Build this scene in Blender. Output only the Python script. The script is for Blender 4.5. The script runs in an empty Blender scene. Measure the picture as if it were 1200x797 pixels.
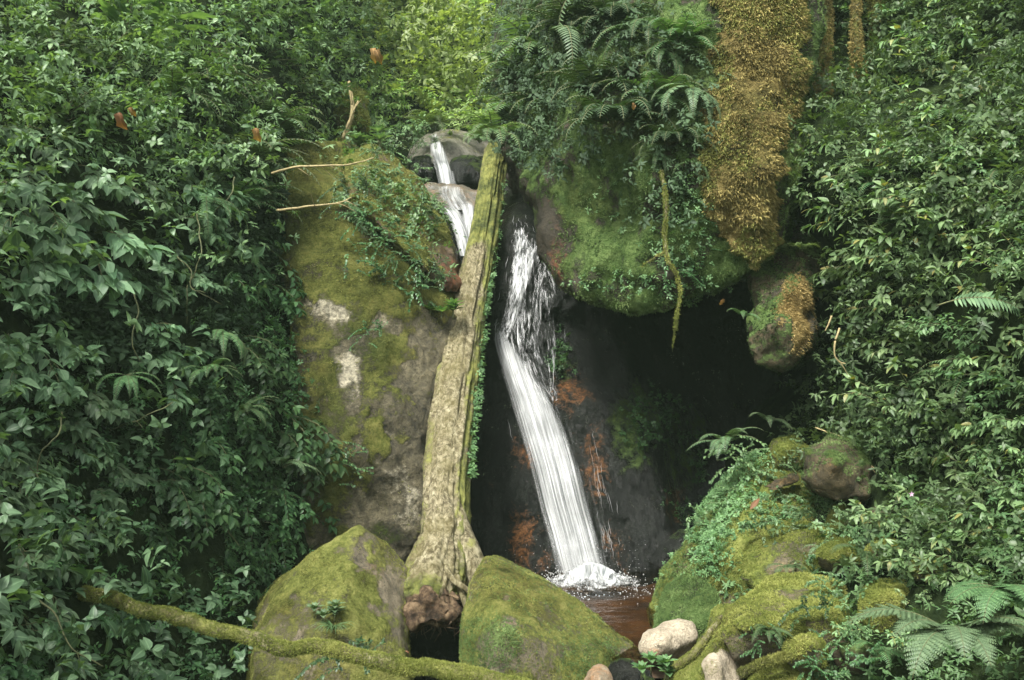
import bpy, bmesh, math, random
import numpy as np
from mathutils import Vector, Matrix

rad = math.radians
S = bpy.context.scene
COL = S.collection

# ------------------------------------------------------------------ camera, sky, sun, exposure
F, CX, CY, CAMZ = 1167.0, 600.0, 398.5, 1.7      # focal length in photo pixels, centre, eye height over the pool
cam_d = bpy.data.cameras.new('camera')
cam_d.sensor_width = 36.0
cam_d.lens = 36.0 * F / 1200.0
cam_d.clip_end = 400.0
cam = bpy.data.objects.new('camera', cam_d)
cam.location = (0, 0, CAMZ)
cam.rotation_euler = (rad(90), 0, 0)
COL.objects.link(cam)
S.camera = cam

SUN_EL, SUN_AZ = rad(52), rad(-152)              # azimuth from +Y towards +X: behind the camera, a little to the side
world = bpy.data.worlds.new('World')
S.world = world
world.use_nodes = True
wn = world.node_tree
bg = wn.nodes['Background']
sky = wn.nodes.new('ShaderNodeTexSky')
sky.sky_type = 'NISHITA'
sky.sun_disc = False
sky.sun_elevation = SUN_EL
sky.sun_rotation = SUN_AZ
sky.air_density = 1.0
sky.dust_density = 4.0
sky.ozone_density = 0.6
hs = wn.nodes.new('ShaderNodeHueSaturation')      # overcast: a nearly white sky
hs.inputs['Saturation'].default_value = 0.2
wn.links.new(sky.outputs[0], hs.inputs['Color'])
wn.links.new(hs.outputs[0], bg.inputs[0])
bg.inputs[1].default_value = 0.15
sun_d = bpy.data.lights.new('sun', 'SUN')
sun_d.energy = 2.8
sun_d.angle = rad(14)
sun_d.color = (1.0, 0.97, 0.91)
sun = bpy.data.objects.new('sun', sun_d)
sv = Vector((math.sin(SUN_AZ) * math.cos(SUN_EL), math.cos(SUN_AZ) * math.cos(SUN_EL), math.sin(SUN_EL)))
sun.rotation_euler = (-sv).to_track_quat('-Z', 'Y').to_euler()
COL.objects.link(sun)
S.view_settings.view_transform = 'Standard'
S.view_settings.look = 'None'
S.view_settings.gamma = 1.0
S.view_settings.use_curve_mapping = False
S.view_settings.exposure = 1.4
S.cycles.max_bounces = 7
S.cycles.diffuse_bounces = 4
S.cycles.transparent_max_bounces = 16
S.cycles.caustics_reflective = False
S.cycles.caustics_refractive = False

# ------------------------------------------------------------------ small helpers
rng = np.random.default_rng(7)
random.seed(7)

def P(px, py, d):
    return np.array([(px - CX) / F * d, d, CAMZ - (py - CY) / F * d])

def proj(v):
    v = np.asarray(v)
    return CX + v[:, 0] / v[:, 1] * F, CY - (v[:, 2] - CAMZ) / v[:, 1] * F

def unit(a):
    a = np.asarray(a, float)
    return a / np.maximum(np.linalg.norm(a, axis=-1, keepdims=True), 1e-9)

def _hash(ix, iy, iz, s):
    h = (ix * 374761393 + iy * 668265263 + iz * 1274126177 + s * 974711) & 0xffffffff
    h = ((h ^ (h >> 13)) * 1103515245) & 0xffffffff
    h = ((h ^ (h >> 16)) * 668265263) & 0xffffffff
    return ((h ^ (h >> 15)) & 0xffff) / 32767.5 - 1.0

def vnoise(p, s=0):
    i = np.floor(p).astype(np.int64)
    f = p - i
    f = f * f * f * (f * (f * 6 - 15) + 10)
    r = 0
    for dx in (0, 1):
        for dy in (0, 1):
            for dz in (0, 1):
                w = (f[:, 0] if dx else 1 - f[:, 0]) * (f[:, 1] if dy else 1 - f[:, 1]) * (f[:, 2] if dz else 1 - f[:, 2])
                r = r + w * _hash(i[:, 0] + dx, i[:, 1] + dy, i[:, 2] + dz, s)
    return r

def fbm(p, freq, octs=4, s=0, ridged=False):
    r, a, tot = 0, 1.0, 0
    for o in range(octs):
        n = vnoise(p * freq + o * 17.3, s + o)
        if ridged:
            n = 1 - 2 * np.abs(n)
        r = r + a * n
        tot += a
        a *= 0.5
        freq *= 2.03
    return r / tot

def sstep(a, b, x):
    t = np.clip((x - a) / (b - a), 0, 1)
    return t * t * (3 - 2 * t)

def mesh_np(name, V, T, mat=None, attrs=None, smooth=True, uv=None):
    """a triangle (or quad) mesh from numpy arrays"""
    me = bpy.data.meshes.new(name)
    V = np.ascontiguousarray(V, np.float32)
    T = np.ascontiguousarray(T, np.int32)
    k = T.shape[1]
    me.vertices.add(len(V)); me.vertices.foreach_set('co', V.ravel())
    me.loops.add(T.size); me.loops.foreach_set('vertex_index', T.ravel())
    me.polygons.add(len(T)); me.polygons.foreach_set('loop_start', np.arange(0, T.size, k, dtype=np.int32))
    me.update(calc_edges=True)
    me.polygons.foreach_set('use_smooth', np.full(len(T), smooth))
    for an, av in (attrs or {}).items():
        a = me.attributes.new(an, 'FLOAT', 'POINT')
        a.data.foreach_set('value', np.ascontiguousarray(av, np.float32))
    if uv is not None:
        l = me.uv_layers.new(name='UVMap')
        l.data.foreach_set('uv', np.ascontiguousarray(uv[T.ravel()], np.float32).ravel())
    if mat:
        me.materials.append(mat)
    return me

def link(name, me, parent=None):
    o = bpy.data.objects.new(name, me)
    COL.objects.link(o)
    if parent:
        o.parent = parent
    return o

def tag(o, label=None, cat=None, group=None, kind=None):
    if label: o['label'] = label
    if cat: o['category'] = cat
    if group: o['group'] = group
    if kind: o['kind'] = kind
    return o

def verts_of(me):
    a = np.empty(len(me.vertices) * 3, np.float32); me.vertices.foreach_get('co', a); return a.reshape(-1, 3).astype(float)

def normals_of(me):
    a = np.empty(len(me.vertices) * 3, np.float32); me.vertices.foreach_get('normal', a); return a.reshape(-1, 3).astype(float)

def set_attr(me, name, val):
    a = me.attributes.get(name) or me.attributes.new(name, 'FLOAT', 'POINT')
    a.data.foreach_set('value', np.ascontiguousarray(val, np.float32))

# ------------------------------------------------------------------ materials
class G:
    """tiny node-graph builder"""
    def __init__(self, name):
        self.m = bpy.data.materials.new(name)
        self.m.use_nodes = True
        self.t = self.m.node_tree
        self.p = self.t.nodes['Principled BSDF']
        self.o = self.t.nodes['Material Output']
    def n(self, typ, **kw):
        x = self.t.nodes.new('ShaderNode' + typ)
        for k, v in kw.items():
            setattr(x, k, v)
        return x
    def l(self, a, b):
        self.t.links.new(a, b)
    def put(self, sock, v):
        if hasattr(v, 'is_output'): self.l(v, sock)
        else: sock.default_value = v
    def math(self, op, a, b=0.0, clamp=False):
        x = self.n('Math', operation=op, use_clamp=clamp)
        self.put(x.inputs[0], a); self.put(x.inputs[1], b)
        return x.outputs[0]
    def attr(self, name):
        return self.n('Attribute', attribute_name=name).outputs['Fac']
    def noise(self, scale, detail=5, rough=0.6, vec=None, dist=0.0):
        x = self.n('TexNoise')
        x.inputs['Scale'].default_value = scale; x.inputs['Detail'].default_value = detail
        x.inputs['Roughness'].default_value = rough; x.inputs['Distortion'].default_value = dist
        if vec is not None: self.l(vec, x.inputs['Vector'])
        return x.outputs['Fac']
    def ramp(self, fac, stops, interp='LINEAR'):
        x = self.n('ValToRGB')
        x.color_ramp.interpolation = interp
        e = x.color_ramp.elements
        while len(e) < len(stops): e.new(0.5)
        for q, (pos, c) in zip(e, stops):
            q.position = pos
            q.color = (c, c, c, 1) if isinstance(c, (int, float)) else (*c, 1)
        self.put(x.inputs[0], fac)
        return x.outputs[0]
    def mix(self, fac, a, b, mode='MIX'):
        x = self.n('Mix', data_type='RGBA', blend_type=mode)
        self.put(x.inputs[0], fac)
        for s, v in ((x.inputs[6], a), (x.inputs[7], b)):
            if hasattr(v, 'is_output'): self.l(v, s)
            else: s.default_value = (*v, 1)
        return x.outputs[2]
    def bump(self, h, strength=0.5, dist=0.02):
        x = self.n('Bump')
        x.inputs['Strength'].default_value = strength; x.inputs['Distance'].default_value = dist
        self.l(h, x.inputs['Height'])
        self.l(x.outputs[0], self.p.inputs['Normal'])
    def coord(self):
        return self.n('TexCoord').outputs['Object']
    def set(self, **kw):
        for k, v in kw.items():
            s = self.p.inputs[k.replace('_', ' ')]
            if isinstance(v, tuple) and len(v) == 3: v = (*v, 1)
            self.put(s, v)
        return self.m

def leaf_mat(name, dark, light, odd=None, trans=0.3, rough=0.45, spec=0.38, mid_lift=0.25):
    g = G(name)
    r = g.attr('rnd')
    c = g.ramp(r, [(0.0, dark), (0.55, tuple((a + b) / 2 for a, b in zip(dark, light))), (0.93, light)] + ([(0.985, odd)] if odd else []))
    c = g.mix(g.math('MULTIPLY', g.math('SUBTRACT', 1.0, g.math('MULTIPLY', g.attr('side'), 5.0), True), mid_lift), c, tuple(min(1, x * 2.2 + .02) for x in light))
    oi = g.n('ObjectInfo').outputs['Random']
    hv = g.n('HueSaturation'); g.l(c, hv.inputs['Color'])
    g.l(g.math('ADD', g.math('MULTIPLY', oi, .035), .4825), hv.inputs['Hue']); g.l(g.math('ADD', g.math('MULTIPLY', oi, .65), .68), hv.inputs['Value'])
    c = hv.outputs[0]
    blot = g.noise(28, 3, 0.6, g.coord())
    c = g.mix(g.ramp(blot, [(0.3, 0.0), (0.8, 0.45)]), c, dark)
    g.set(Base_Color=c, Roughness=rough, Specular_IOR_Level=spec)
    tr = g.n('BsdfTranslucent')
    g.l(g.mix(1.0, c, (1.5, 1.6, 0.55), 'MULTIPLY'), tr.inputs[0])
    mx = g.n('MixShader'); mx.inputs[0].default_value = trans
    g.l(g.p.outputs[0], mx.inputs[1]); g.l(tr.outputs[0], mx.inputs[2]); g.l(mx.outputs[0], g.o.inputs[0])
    return g.m

def moss_rock_mat(name, rock_d, rock_l, moss_d, moss_m, moss_l, tint=(0.25, 0.09, 0.02), rough=0.75, wet=0.0, bump=0.75, fine=60, streak=False, alt=(0.12, 0.095, 0.03)):
    """rock with moss where the vertex attribute 'moss' (roughened by noise) says; 'tint' adds a stain colour"""
    g = G(name)
    co = g.coord()
    rn = g.noise(4.5, 9, 0.72, co, 0.5)
    rn2 = g.noise(30, 8, 0.75, co)
    vor = g.n('TexVoronoi', feature='DISTANCE_TO_EDGE'); vor.inputs['Scale'].default_value = 1.5
    wv = g.n('VectorMath', operation='MULTIPLY_ADD'); g.l(g.n('TexNoise').outputs['Color'], wv.inputs[0]); wv.inputs[1].default_value = (1.1, 1.1, 1.1); g.l(co, wv.inputs[2]); g.l(wv.outputs[0], vor.inputs['Vector'])
    crack = g.ramp(vor.outputs['Distance'], [(0.0, 1.0), (0.035, 0.0)])
    mid = tuple((a + b) / 2 for a, b in zip(rock_d, rock_l))
    rock = g.ramp(g.math('ADD', g.math('MULTIPLY', rn, 0.55), g.math('MULTIPLY', rn2, 0.45)), [(0.39, rock_d), (0.5, mid), (0.62, rock_l)])
    speck = g.noise(95, 4, 0.8, co)
    rock = g.mix(g.ramp(speck, [(0.52, 0.0), (0.66, 0.8)]), rock, tuple(x * .35 for x in rock_d))
    rock = g.mix(g.math('MULTIPLY', crack, .4), rock, tuple(x * .3 for x in rock_d))
    if streak:
        mp = g.n('Mapping'); mp.inputs['Scale'].default_value = (14, 14, 1.3); g.l(co, mp.inputs[0])
        st = g.noise(1.6, 7, 0.7, mp.outputs[0], 0.6)
        rock = g.mix(g.ramp(st, [(0.45, 0.0), (0.6, 0.85)]), rock, tuple(x * .5 for x in rock_d))
    tn = g.noise(8, 8, 0.75, co, 0.8)
    tf = g.ramp(g.math('ADD', g.attr('tint'), g.math('ADD', g.math('MULTIPLY', g.math('SUBTRACT', tn, 0.5), 2.6), g.math('MULTIPLY', g.math('SUBTRACT', rn2, 0.5), 1.2))), [(0.40, 0.0), (0.95, 0.9)])
    rock = g.mix(tf, rock, g.mix(g.ramp(rn2, [(0.4, 0.0), (0.6, 1.0)]), tuple(x * 0.4 for x in tint), tint))
    m1 = g.noise(3.0, 7, 0.68, co)
    m2 = g.noise(fine, 5, 0.8, co)
    m3 = g.noise(13, 6, 0.7, co)
    m0 = g.noise(1.3, 3, 0.6, co)
    mc = g.ramp(g.math('ADD', g.math('ADD', g.math('MULTIPLY', m1, 0.4), g.math('MULTIPLY', m2, 0.3)), g.math('MULTIPLY', m3, 0.3)), [(0.41, moss_d), (0.5, moss_m), (0.6, moss_l)])
    mc = g.mix(g.ramp(m0, [(0.40, 0.6), (0.52, 0.0)]), mc, g.mix(g.ramp(m3, [(.4, 0.0), (.6, 1.0)]), tuple(x * .7 for x in moss_d), alt))
    mc = g.mix(g.math('MULTIPLY', g.attr('green'), .85), mc, g.ramp(g.math('ADD', g.math('MULTIPLY', m2, .5), g.math('MULTIPLY', m3, .5)), [(.42, (.010, .022, .006)), (.6, (.045, .075, .02))]))
    cov = g.ramp(g.math('ADD', g.attr('moss'), g.math('ADD', g.math('MULTIPLY', g.math('SUBTRACT', m1, 0.5), 1.3), g.math('ADD', g.math('MULTIPLY', g.math('SUBTRACT', m3, 0.5), 1.0), g.math('MULTIPLY', g.math('SUBTRACT', m2, 0.5), .8)))), [(0.38, 0.0), (0.62, 1.0)])
    col = g.mix(cov, rock, mc)
    g.set(Base_Color=col, Roughness=g.ramp(cov, [(0.0, rough), (1.0, 0.95)]), Specular_IOR_Level=g.ramp(cov, [(0, 0.35 + wet * 0.3), (1, 0.08)]))
    h = g.math('ADD', g.math('MULTIPLY', rn2, 0.8), g.math('MULTIPLY', g.math('MULTIPLY', m2, cov), 0.9))
    h = g.math('SUBTRACT', g.math('ADD', h, g.math('MULTIPLY', rn, 1.2)), g.math('MULTIPLY', crack, .12))
    g.bump(h, bump, 0.04)
    return g.m

def simple_mat(name, a, b, scale=20, rough=0.8, bump=0.4, dist=0.01, vec_scale=None):
    g = G(name)
    co = g.coord()
    if vec_scale:
        mp = g.n('Mapping'); mp.inputs['Scale'].default_value = vec_scale; g.l(co, mp.inputs[0]); co = mp.outputs[0]
    n = g.noise(scale, 6, 0.65, co)
    g.set(Base_Color=g.ramp(n, [(0.35, a), (0.65, b)]), Roughness=rough)
    g.bump(n, bump, dist)
    return g.m

def fuzz_mat(name, stops, trans=0.25):
    g = G(name)
    n = g.noise(4, 5, 0.6, g.coord())
    f = g.math('ADD', g.math('MULTIPLY', g.attr('rnd'), 0.45), g.math('MULTIPLY', g.ramp(n, [(0.3, 0.0), (0.7, 1.0)]), 0.55))
    c = g.ramp(f, stops)
    g.set(Base_Color=c, Roughness=0.85, Specular_IOR_Level=0.15)
    tr = g.n('BsdfTranslucent'); g.l(c, tr.inputs[0])
    mx = g.n('MixShader'); mx.inputs[0].default_value = trans
    g.l(g.p.outputs[0], mx.inputs[1]); g.l(tr.outputs[0], mx.inputs[2]); g.l(mx.outputs[0], g.o.inputs[0])
    return g.m

M = {}
M['broad'] = leaf_mat('broad_leaf', (0.05, 0.105, 0.048), (0.20, 0.31, 0.165))
M['lance'] = leaf_mat('lance_leaf', (0.062, 0.115, 0.043), (0.22, 0.32, 0.14), odd=(0.2, 0.17, 0.05))
M['small'] = leaf_mat('small_leaf', (0.042, 0.092, 0.034), (0.155, 0.245, 0.105))
M['far'] = leaf_mat('far_leaf', (0.15, 0.24, 0.07), (0.40, 0.52, 0.22), trans=0.4)  # leaf colour raised to stand in for open sky light up there
M['upper'] = leaf_mat('upper_leaf', (0.05, 0.10, 0.038), (0.18, 0.27, 0.12))
M['creep'] = leaf_mat('creeper_leaf', (0.022, 0.06, 0.022), (0.085, 0.165, 0.06), rough=0.38)
M['fern'] = leaf_mat('fern_leaf', (0.035, 0.085, 0.03), (0.11, 0.19, 0.075), trans=0.25, rough=0.5)
M['palefern'] = leaf_mat('pale_fern_leaf', (0.065, 0.125, 0.06), (0.17, 0.26, 0.13), trans=0.2, rough=0.45)
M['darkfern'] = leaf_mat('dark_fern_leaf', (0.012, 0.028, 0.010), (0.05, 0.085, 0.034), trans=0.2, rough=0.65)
M['dead'] = leaf_mat('dead_leaf', (0.10, 0.05, 0.02), (0.32, 0.17, 0.07), trans=0.2, rough=0.7)
M['stem'] = simple_mat('green_stem', (0.05, 0.06, 0.025), (0.12, 0.13, 0.05), 30)
M['twig'] = simple_mat('bare_twig_bark', (0.16, 0.13, 0.06), (0.34, 0.28, 0.13), 40)
M['soil'] = simple_mat('dark_soil', (0.012, 0.012, 0.008), (0.04, 0.036, 0.02), 6, 0.95, 0.8, 0.05)
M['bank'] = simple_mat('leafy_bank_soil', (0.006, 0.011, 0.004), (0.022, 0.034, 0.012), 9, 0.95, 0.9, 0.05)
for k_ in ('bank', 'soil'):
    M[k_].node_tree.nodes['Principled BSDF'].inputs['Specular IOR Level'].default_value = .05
M['petal'] = simple_mat('pink_petal', (0.4, 0.25, 0.36), (0.55, 0.38, 0.5), 20)
OLIVE = dict(moss_d=(0.035, 0.042, 0.010), moss_m=(0.135, 0.152, 0.038), moss_l=(0.265, 0.265, 0.085))
GREEN = dict(moss_d=(0.026, 0.052, 0.015), moss_m=(0.085, 0.14, 0.04), moss_l=(0.17, 0.24, 0.08), alt=(0.06, 0.07, 0.016))
M['slab'] = moss_rock_mat('slab_rock', (0.026, 0.024, 0.016), (0.185, 0.16, 0.092), tint=(0.5, 0.46, 0.33), bump=1.0, **{**OLIVE, 'moss_m': (0.125, 0.14, 0.034), 'moss_l': (0.25, 0.245, 0.075)})
M['shelf'] = moss_rock_mat('shelf_rock', (0.05, 0.035, 0.025), (0.17, 0.11, 0.06), tint=(0.22, 0.07, 0.03), wet=0.5, rough=0.4, **OLIVE)
M['over'] = moss_rock_mat('overhang_rock', (0.02, 0.02, 0.015), (0.07, 0.055, 0.035), tint=(0.16, 0.06, 0.025), fine=45, bump=0.9, **GREEN)
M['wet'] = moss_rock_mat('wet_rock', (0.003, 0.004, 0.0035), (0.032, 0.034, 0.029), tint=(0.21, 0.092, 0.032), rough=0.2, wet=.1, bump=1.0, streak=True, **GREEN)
M['boulder'] = moss_rock_mat('boulder_rock', (0.05, 0.045, 0.03), (0.24, 0.20, 0.13), tint=(0.22, 0.16, 0.1), **OLIVE)
M['mound'] = moss_rock_mat('mound_rock', (0.05, 0.045, 0.03), (0.17, 0.14, 0.08), tint=(0.26, 0.2, 0.1), moss_d=(0.035, 0.055, 0.012), moss_m=(0.125, 0.155, 0.034), moss_l=(0.26, 0.28, 0.08))
M['brownrock'] = moss_rock_mat('brown_rock', (0.025, 0.022, 0.014), (0.11, 0.085, 0.04), tint=(0.2, 0.12, 0.04), **GREEN)
M['pale'] = moss_rock_mat('pale_stone', (0.3, 0.25, 0.17), (0.55, 0.48, 0.36), tint=(0.3, 0.17, 0.08), **OLIVE)
M['stream'] = moss_rock_mat('stream_rock', (0.05, 0.048, 0.036), (0.24, 0.225, 0.175), tint=(0.22, 0.12, 0.05), rough=0.3, wet=0.6, **OLIVE)
M['bed'] = simple_mat('silt_bed', (0.03, 0.019, 0.011), (0.17, 0.105, 0.055), 3.2, 0.9, 0.5, 0.03)
M['fz_olive'] = fuzz_mat('olive_moss', [(0.1, (0.045, 0.052, 0.013)), (0.5, (0.175, 0.19, 0.048)), (0.9, (0.36, 0.355, 0.115))])
M['fz_lime'] = fuzz_mat('lime_moss', [(0.1, (0.045, 0.065, 0.014)), (0.5, (0.17, 0.20, 0.042)), (0.9, (0.36, 0.37, 0.11))])
M['fz_green'] = fuzz_mat('green_moss', [(0.1, (0.03, 0.055, 0.017)), (0.5, (0.10, 0.165, 0.05)), (0.9, (0.22, 0.30, 0.11))])
M['fz_brown'] = fuzz_mat('brown_moss', [(0.08, (0.05, 0.043, 0.015)), (0.4, (0.19, 0.157, 0.052)), (0.65, (0.31, 0.258, 0.092)), (0.9, (0.30, 0.30, 0.10))])
M['fz_tan'] = fuzz_mat('tan_moss', [(0.1, (0.12, 0.085, 0.03)), (0.5, (0.32, 0.24, 0.09)), (0.9, (0.44, 0.36, 0.16))])
M['fz_dimmed'] = fuzz_mat('dimmed_moss', [(0.1, (0.008, 0.014, 0.006)), (0.5, (0.02, 0.035, 0.012)), (0.9, (0.05, 0.075, 0.025))])  # green moss darkened in colour for the weak light on the hanging rock

# ------------------------------------------------------------------ leaf templates and mesh accumulator
def leaf_tmpl(L=1.0, W=0.5, rows=(0, .14, .34, .6, .82, 1), prof=(.05, .7, 1, .78, .38, .0), fold=0.25, droop=0.5, wave=0.0):
    """leaf along +Y, upper face +Z, folded along the midrib and bent down towards the tip"""
    V, sd = [], []
    y = z = 0.0
    prev = 0
    for i, (t, w) in enumerate(zip(rows, prof)):
        ang = -droop * t * 1.3 + 0.1
        y += (t - prev) * L * math.cos(ang); z += (t - prev) * L * math.sin(ang); prev = t
        hw = w * W / 2
        up = hw * fold + wave * math.sin(i * 2.1)
        V += [(-hw, y, z + up), (0, y, z), (hw, y, z + up)]
        sd += [1, 0, 1]
    T = []
    for i in range(len(rows) - 1):
        a = i * 3
        for k in (0, 1):
            T += [(a + k, a + k + 1, a + 4 + k), (a + k, a + 4 + k, a + 3 + k)]
    return np.array(V), np.array(T), np.array(sd, float), np.zeros(len(V))

class Acc:
    def __init__(s):
        s.V, s.T, s.S, s.R, s.n = [], [], [], [], 0
    def add(s, tm, pos, d, up, scale, rnd):
        """copies of a template: +Y along d, +Z towards up"""
        V, T, sd, rl = tm
        pos = np.atleast_2d(pos); N = len(pos)
        y = unit(np.broadcast_to(d, (N, 3))); u = np.broadcast_to(up, (N, 3))
        x = np.cross(y, u); bad = np.linalg.norm(x, axis=1) < 1e-4
        if bad.any(): x[bad] = np.cross(y[bad], np.array([.3, .5, .8]))
        x = unit(x); z = np.cross(x, y)
        sc = np.broadcast_to(np.asarray(scale, float), (N,))[:, None, None]
        W = V[None] * sc
        W = W[:, :, 0:1] * x[:, None] + W[:, :, 1:2] * y[:, None] + W[:, :, 2:3] * z[:, None] + pos[:, None]
        s.V.append(W.reshape(-1, 3))
        s.T.append((T[None] + (np.arange(N) * len(V))[:, None, None] + s.n).reshape(-1, 3))
        s.S.append(np.tile(sd, N))
        s.R.append(np.clip(np.repeat(np.broadcast_to(rnd, (N,)), len(V)) + np.tile(rl, N), 0, 1))
        s.n += N * len(V)
    def tube(s, path, radii, sides=5, rnd=0.5):
        path = np.asarray(path, float); n = len(path)
        r = np.broadcast_to(np.asarray(radii, float), (n,))
        t = unit(np.gradient(path, axis=0))
        ref = np.array([0.31, 0.17, 0.93])
        a = unit(np.cross(t, ref)); b = np.cross(t, a)
        th = np.linspace(0, 2 * math.pi, sides, endpoint=False)
        V = path[:, None] + r[:, None, None] * (np.cos(th)[None, :, None] * a[:, None] + np.sin(th)[None, :, None] * b[:, None])
        T = []
        for i in range(n - 1):
            for j in range(sides):
                p, q = i * sides + j, i * sides + (j + 1) % sides
                T += [(p, q, q + sides), (p, q + sides, p + sides)]
        T += [(0, j + 1, j) for j in range(1, sides - 1)]
        e = (n - 1) * sides
        T += [(e, e + j, e + j + 1) for j in range(1, sides - 1)]
        s.V.append(V.reshape(-1, 3)); s.T.append(np.array(T) + s.n)
        s.S.append(np.ones(n * sides)); s.R.append(np.full(n * sides, rnd)); s.n += n * sides
    def tmpl(s):
        return np.concatenate(s.V), np.concatenate(s.T), np.concatenate(s.S), np.concatenate(s.R)
    def mesh(s, name, mat, smooth=True):
        V, T, sd, r = s.tmpl()
        return mesh_np(name, V, T, mat, {'rnd': r, 'side': sd}, smooth)

OVATE = leaf_tmpl(1, .56)
OVATE2 = leaf_tmpl(1, .62, droop=0.85, fold=.15)
OVATE3 = leaf_tmpl(1, .5, droop=0.2, fold=.4)
LANCE = leaf_tmpl(1, .30, prof=(.06, .6, 1, .85, .45, 0), fold=.3, droop=.55)
LANCE2 = leaf_tmpl(1, .36, prof=(.06, .6, 1, .85, .45, 0), fold=.2, droop=.9)
LITTLE = leaf_tmpl(1, .55, rows=(0, .3, .68, 1), prof=(.08, .95, .8, 0), fold=.25, droop=.5)
PINNA = leaf_tmpl(1, .2, rows=(0, .25, .65, 1), prof=(.5, 1, .75, 0), fold=.15, droop=.35)
BIG = leaf_tmpl(1, .24, rows=(0, .1, .25, .45, .65, .85, 1), prof=(.1, .55, .9, 1, .85, .5, 0), fold=.35, droop=.6)
GRASS = leaf_tmpl(1, .06, rows=(0, .3, .65, 1), prof=(1, .9, .6, 0), fold=.4, droop=1.2)

def R3(n, s=1.0):
    return rng.normal(0, s, (n, 3))

def curve(p0, d0, L, sag, n=9, wob=0.06):
    """a drooping stem: start point, start direction, length, how much the direction falls"""
    p = np.array(p0, float); d = unit(np.array(d0, float)); out = [p.copy()]
    side = R3(1, wob)[0]
    for i in range(n - 1):
        d = unit(d + np.array([0, 0, -sag / n]) + side * (1 if i % 3 else -1) + R3(1, wob * .6)[0])
        p = p + d * L / (n - 1); out.append(p.copy())
    return np.array(out)

def along(path, t):
    x = t * (len(path) - 1); i = int(min(math.floor(x), len(path) - 2)); f = x - i
    return path[i] * (1 - f) + path[i + 1] * f, unit(path[i + 1] - path[i])

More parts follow.
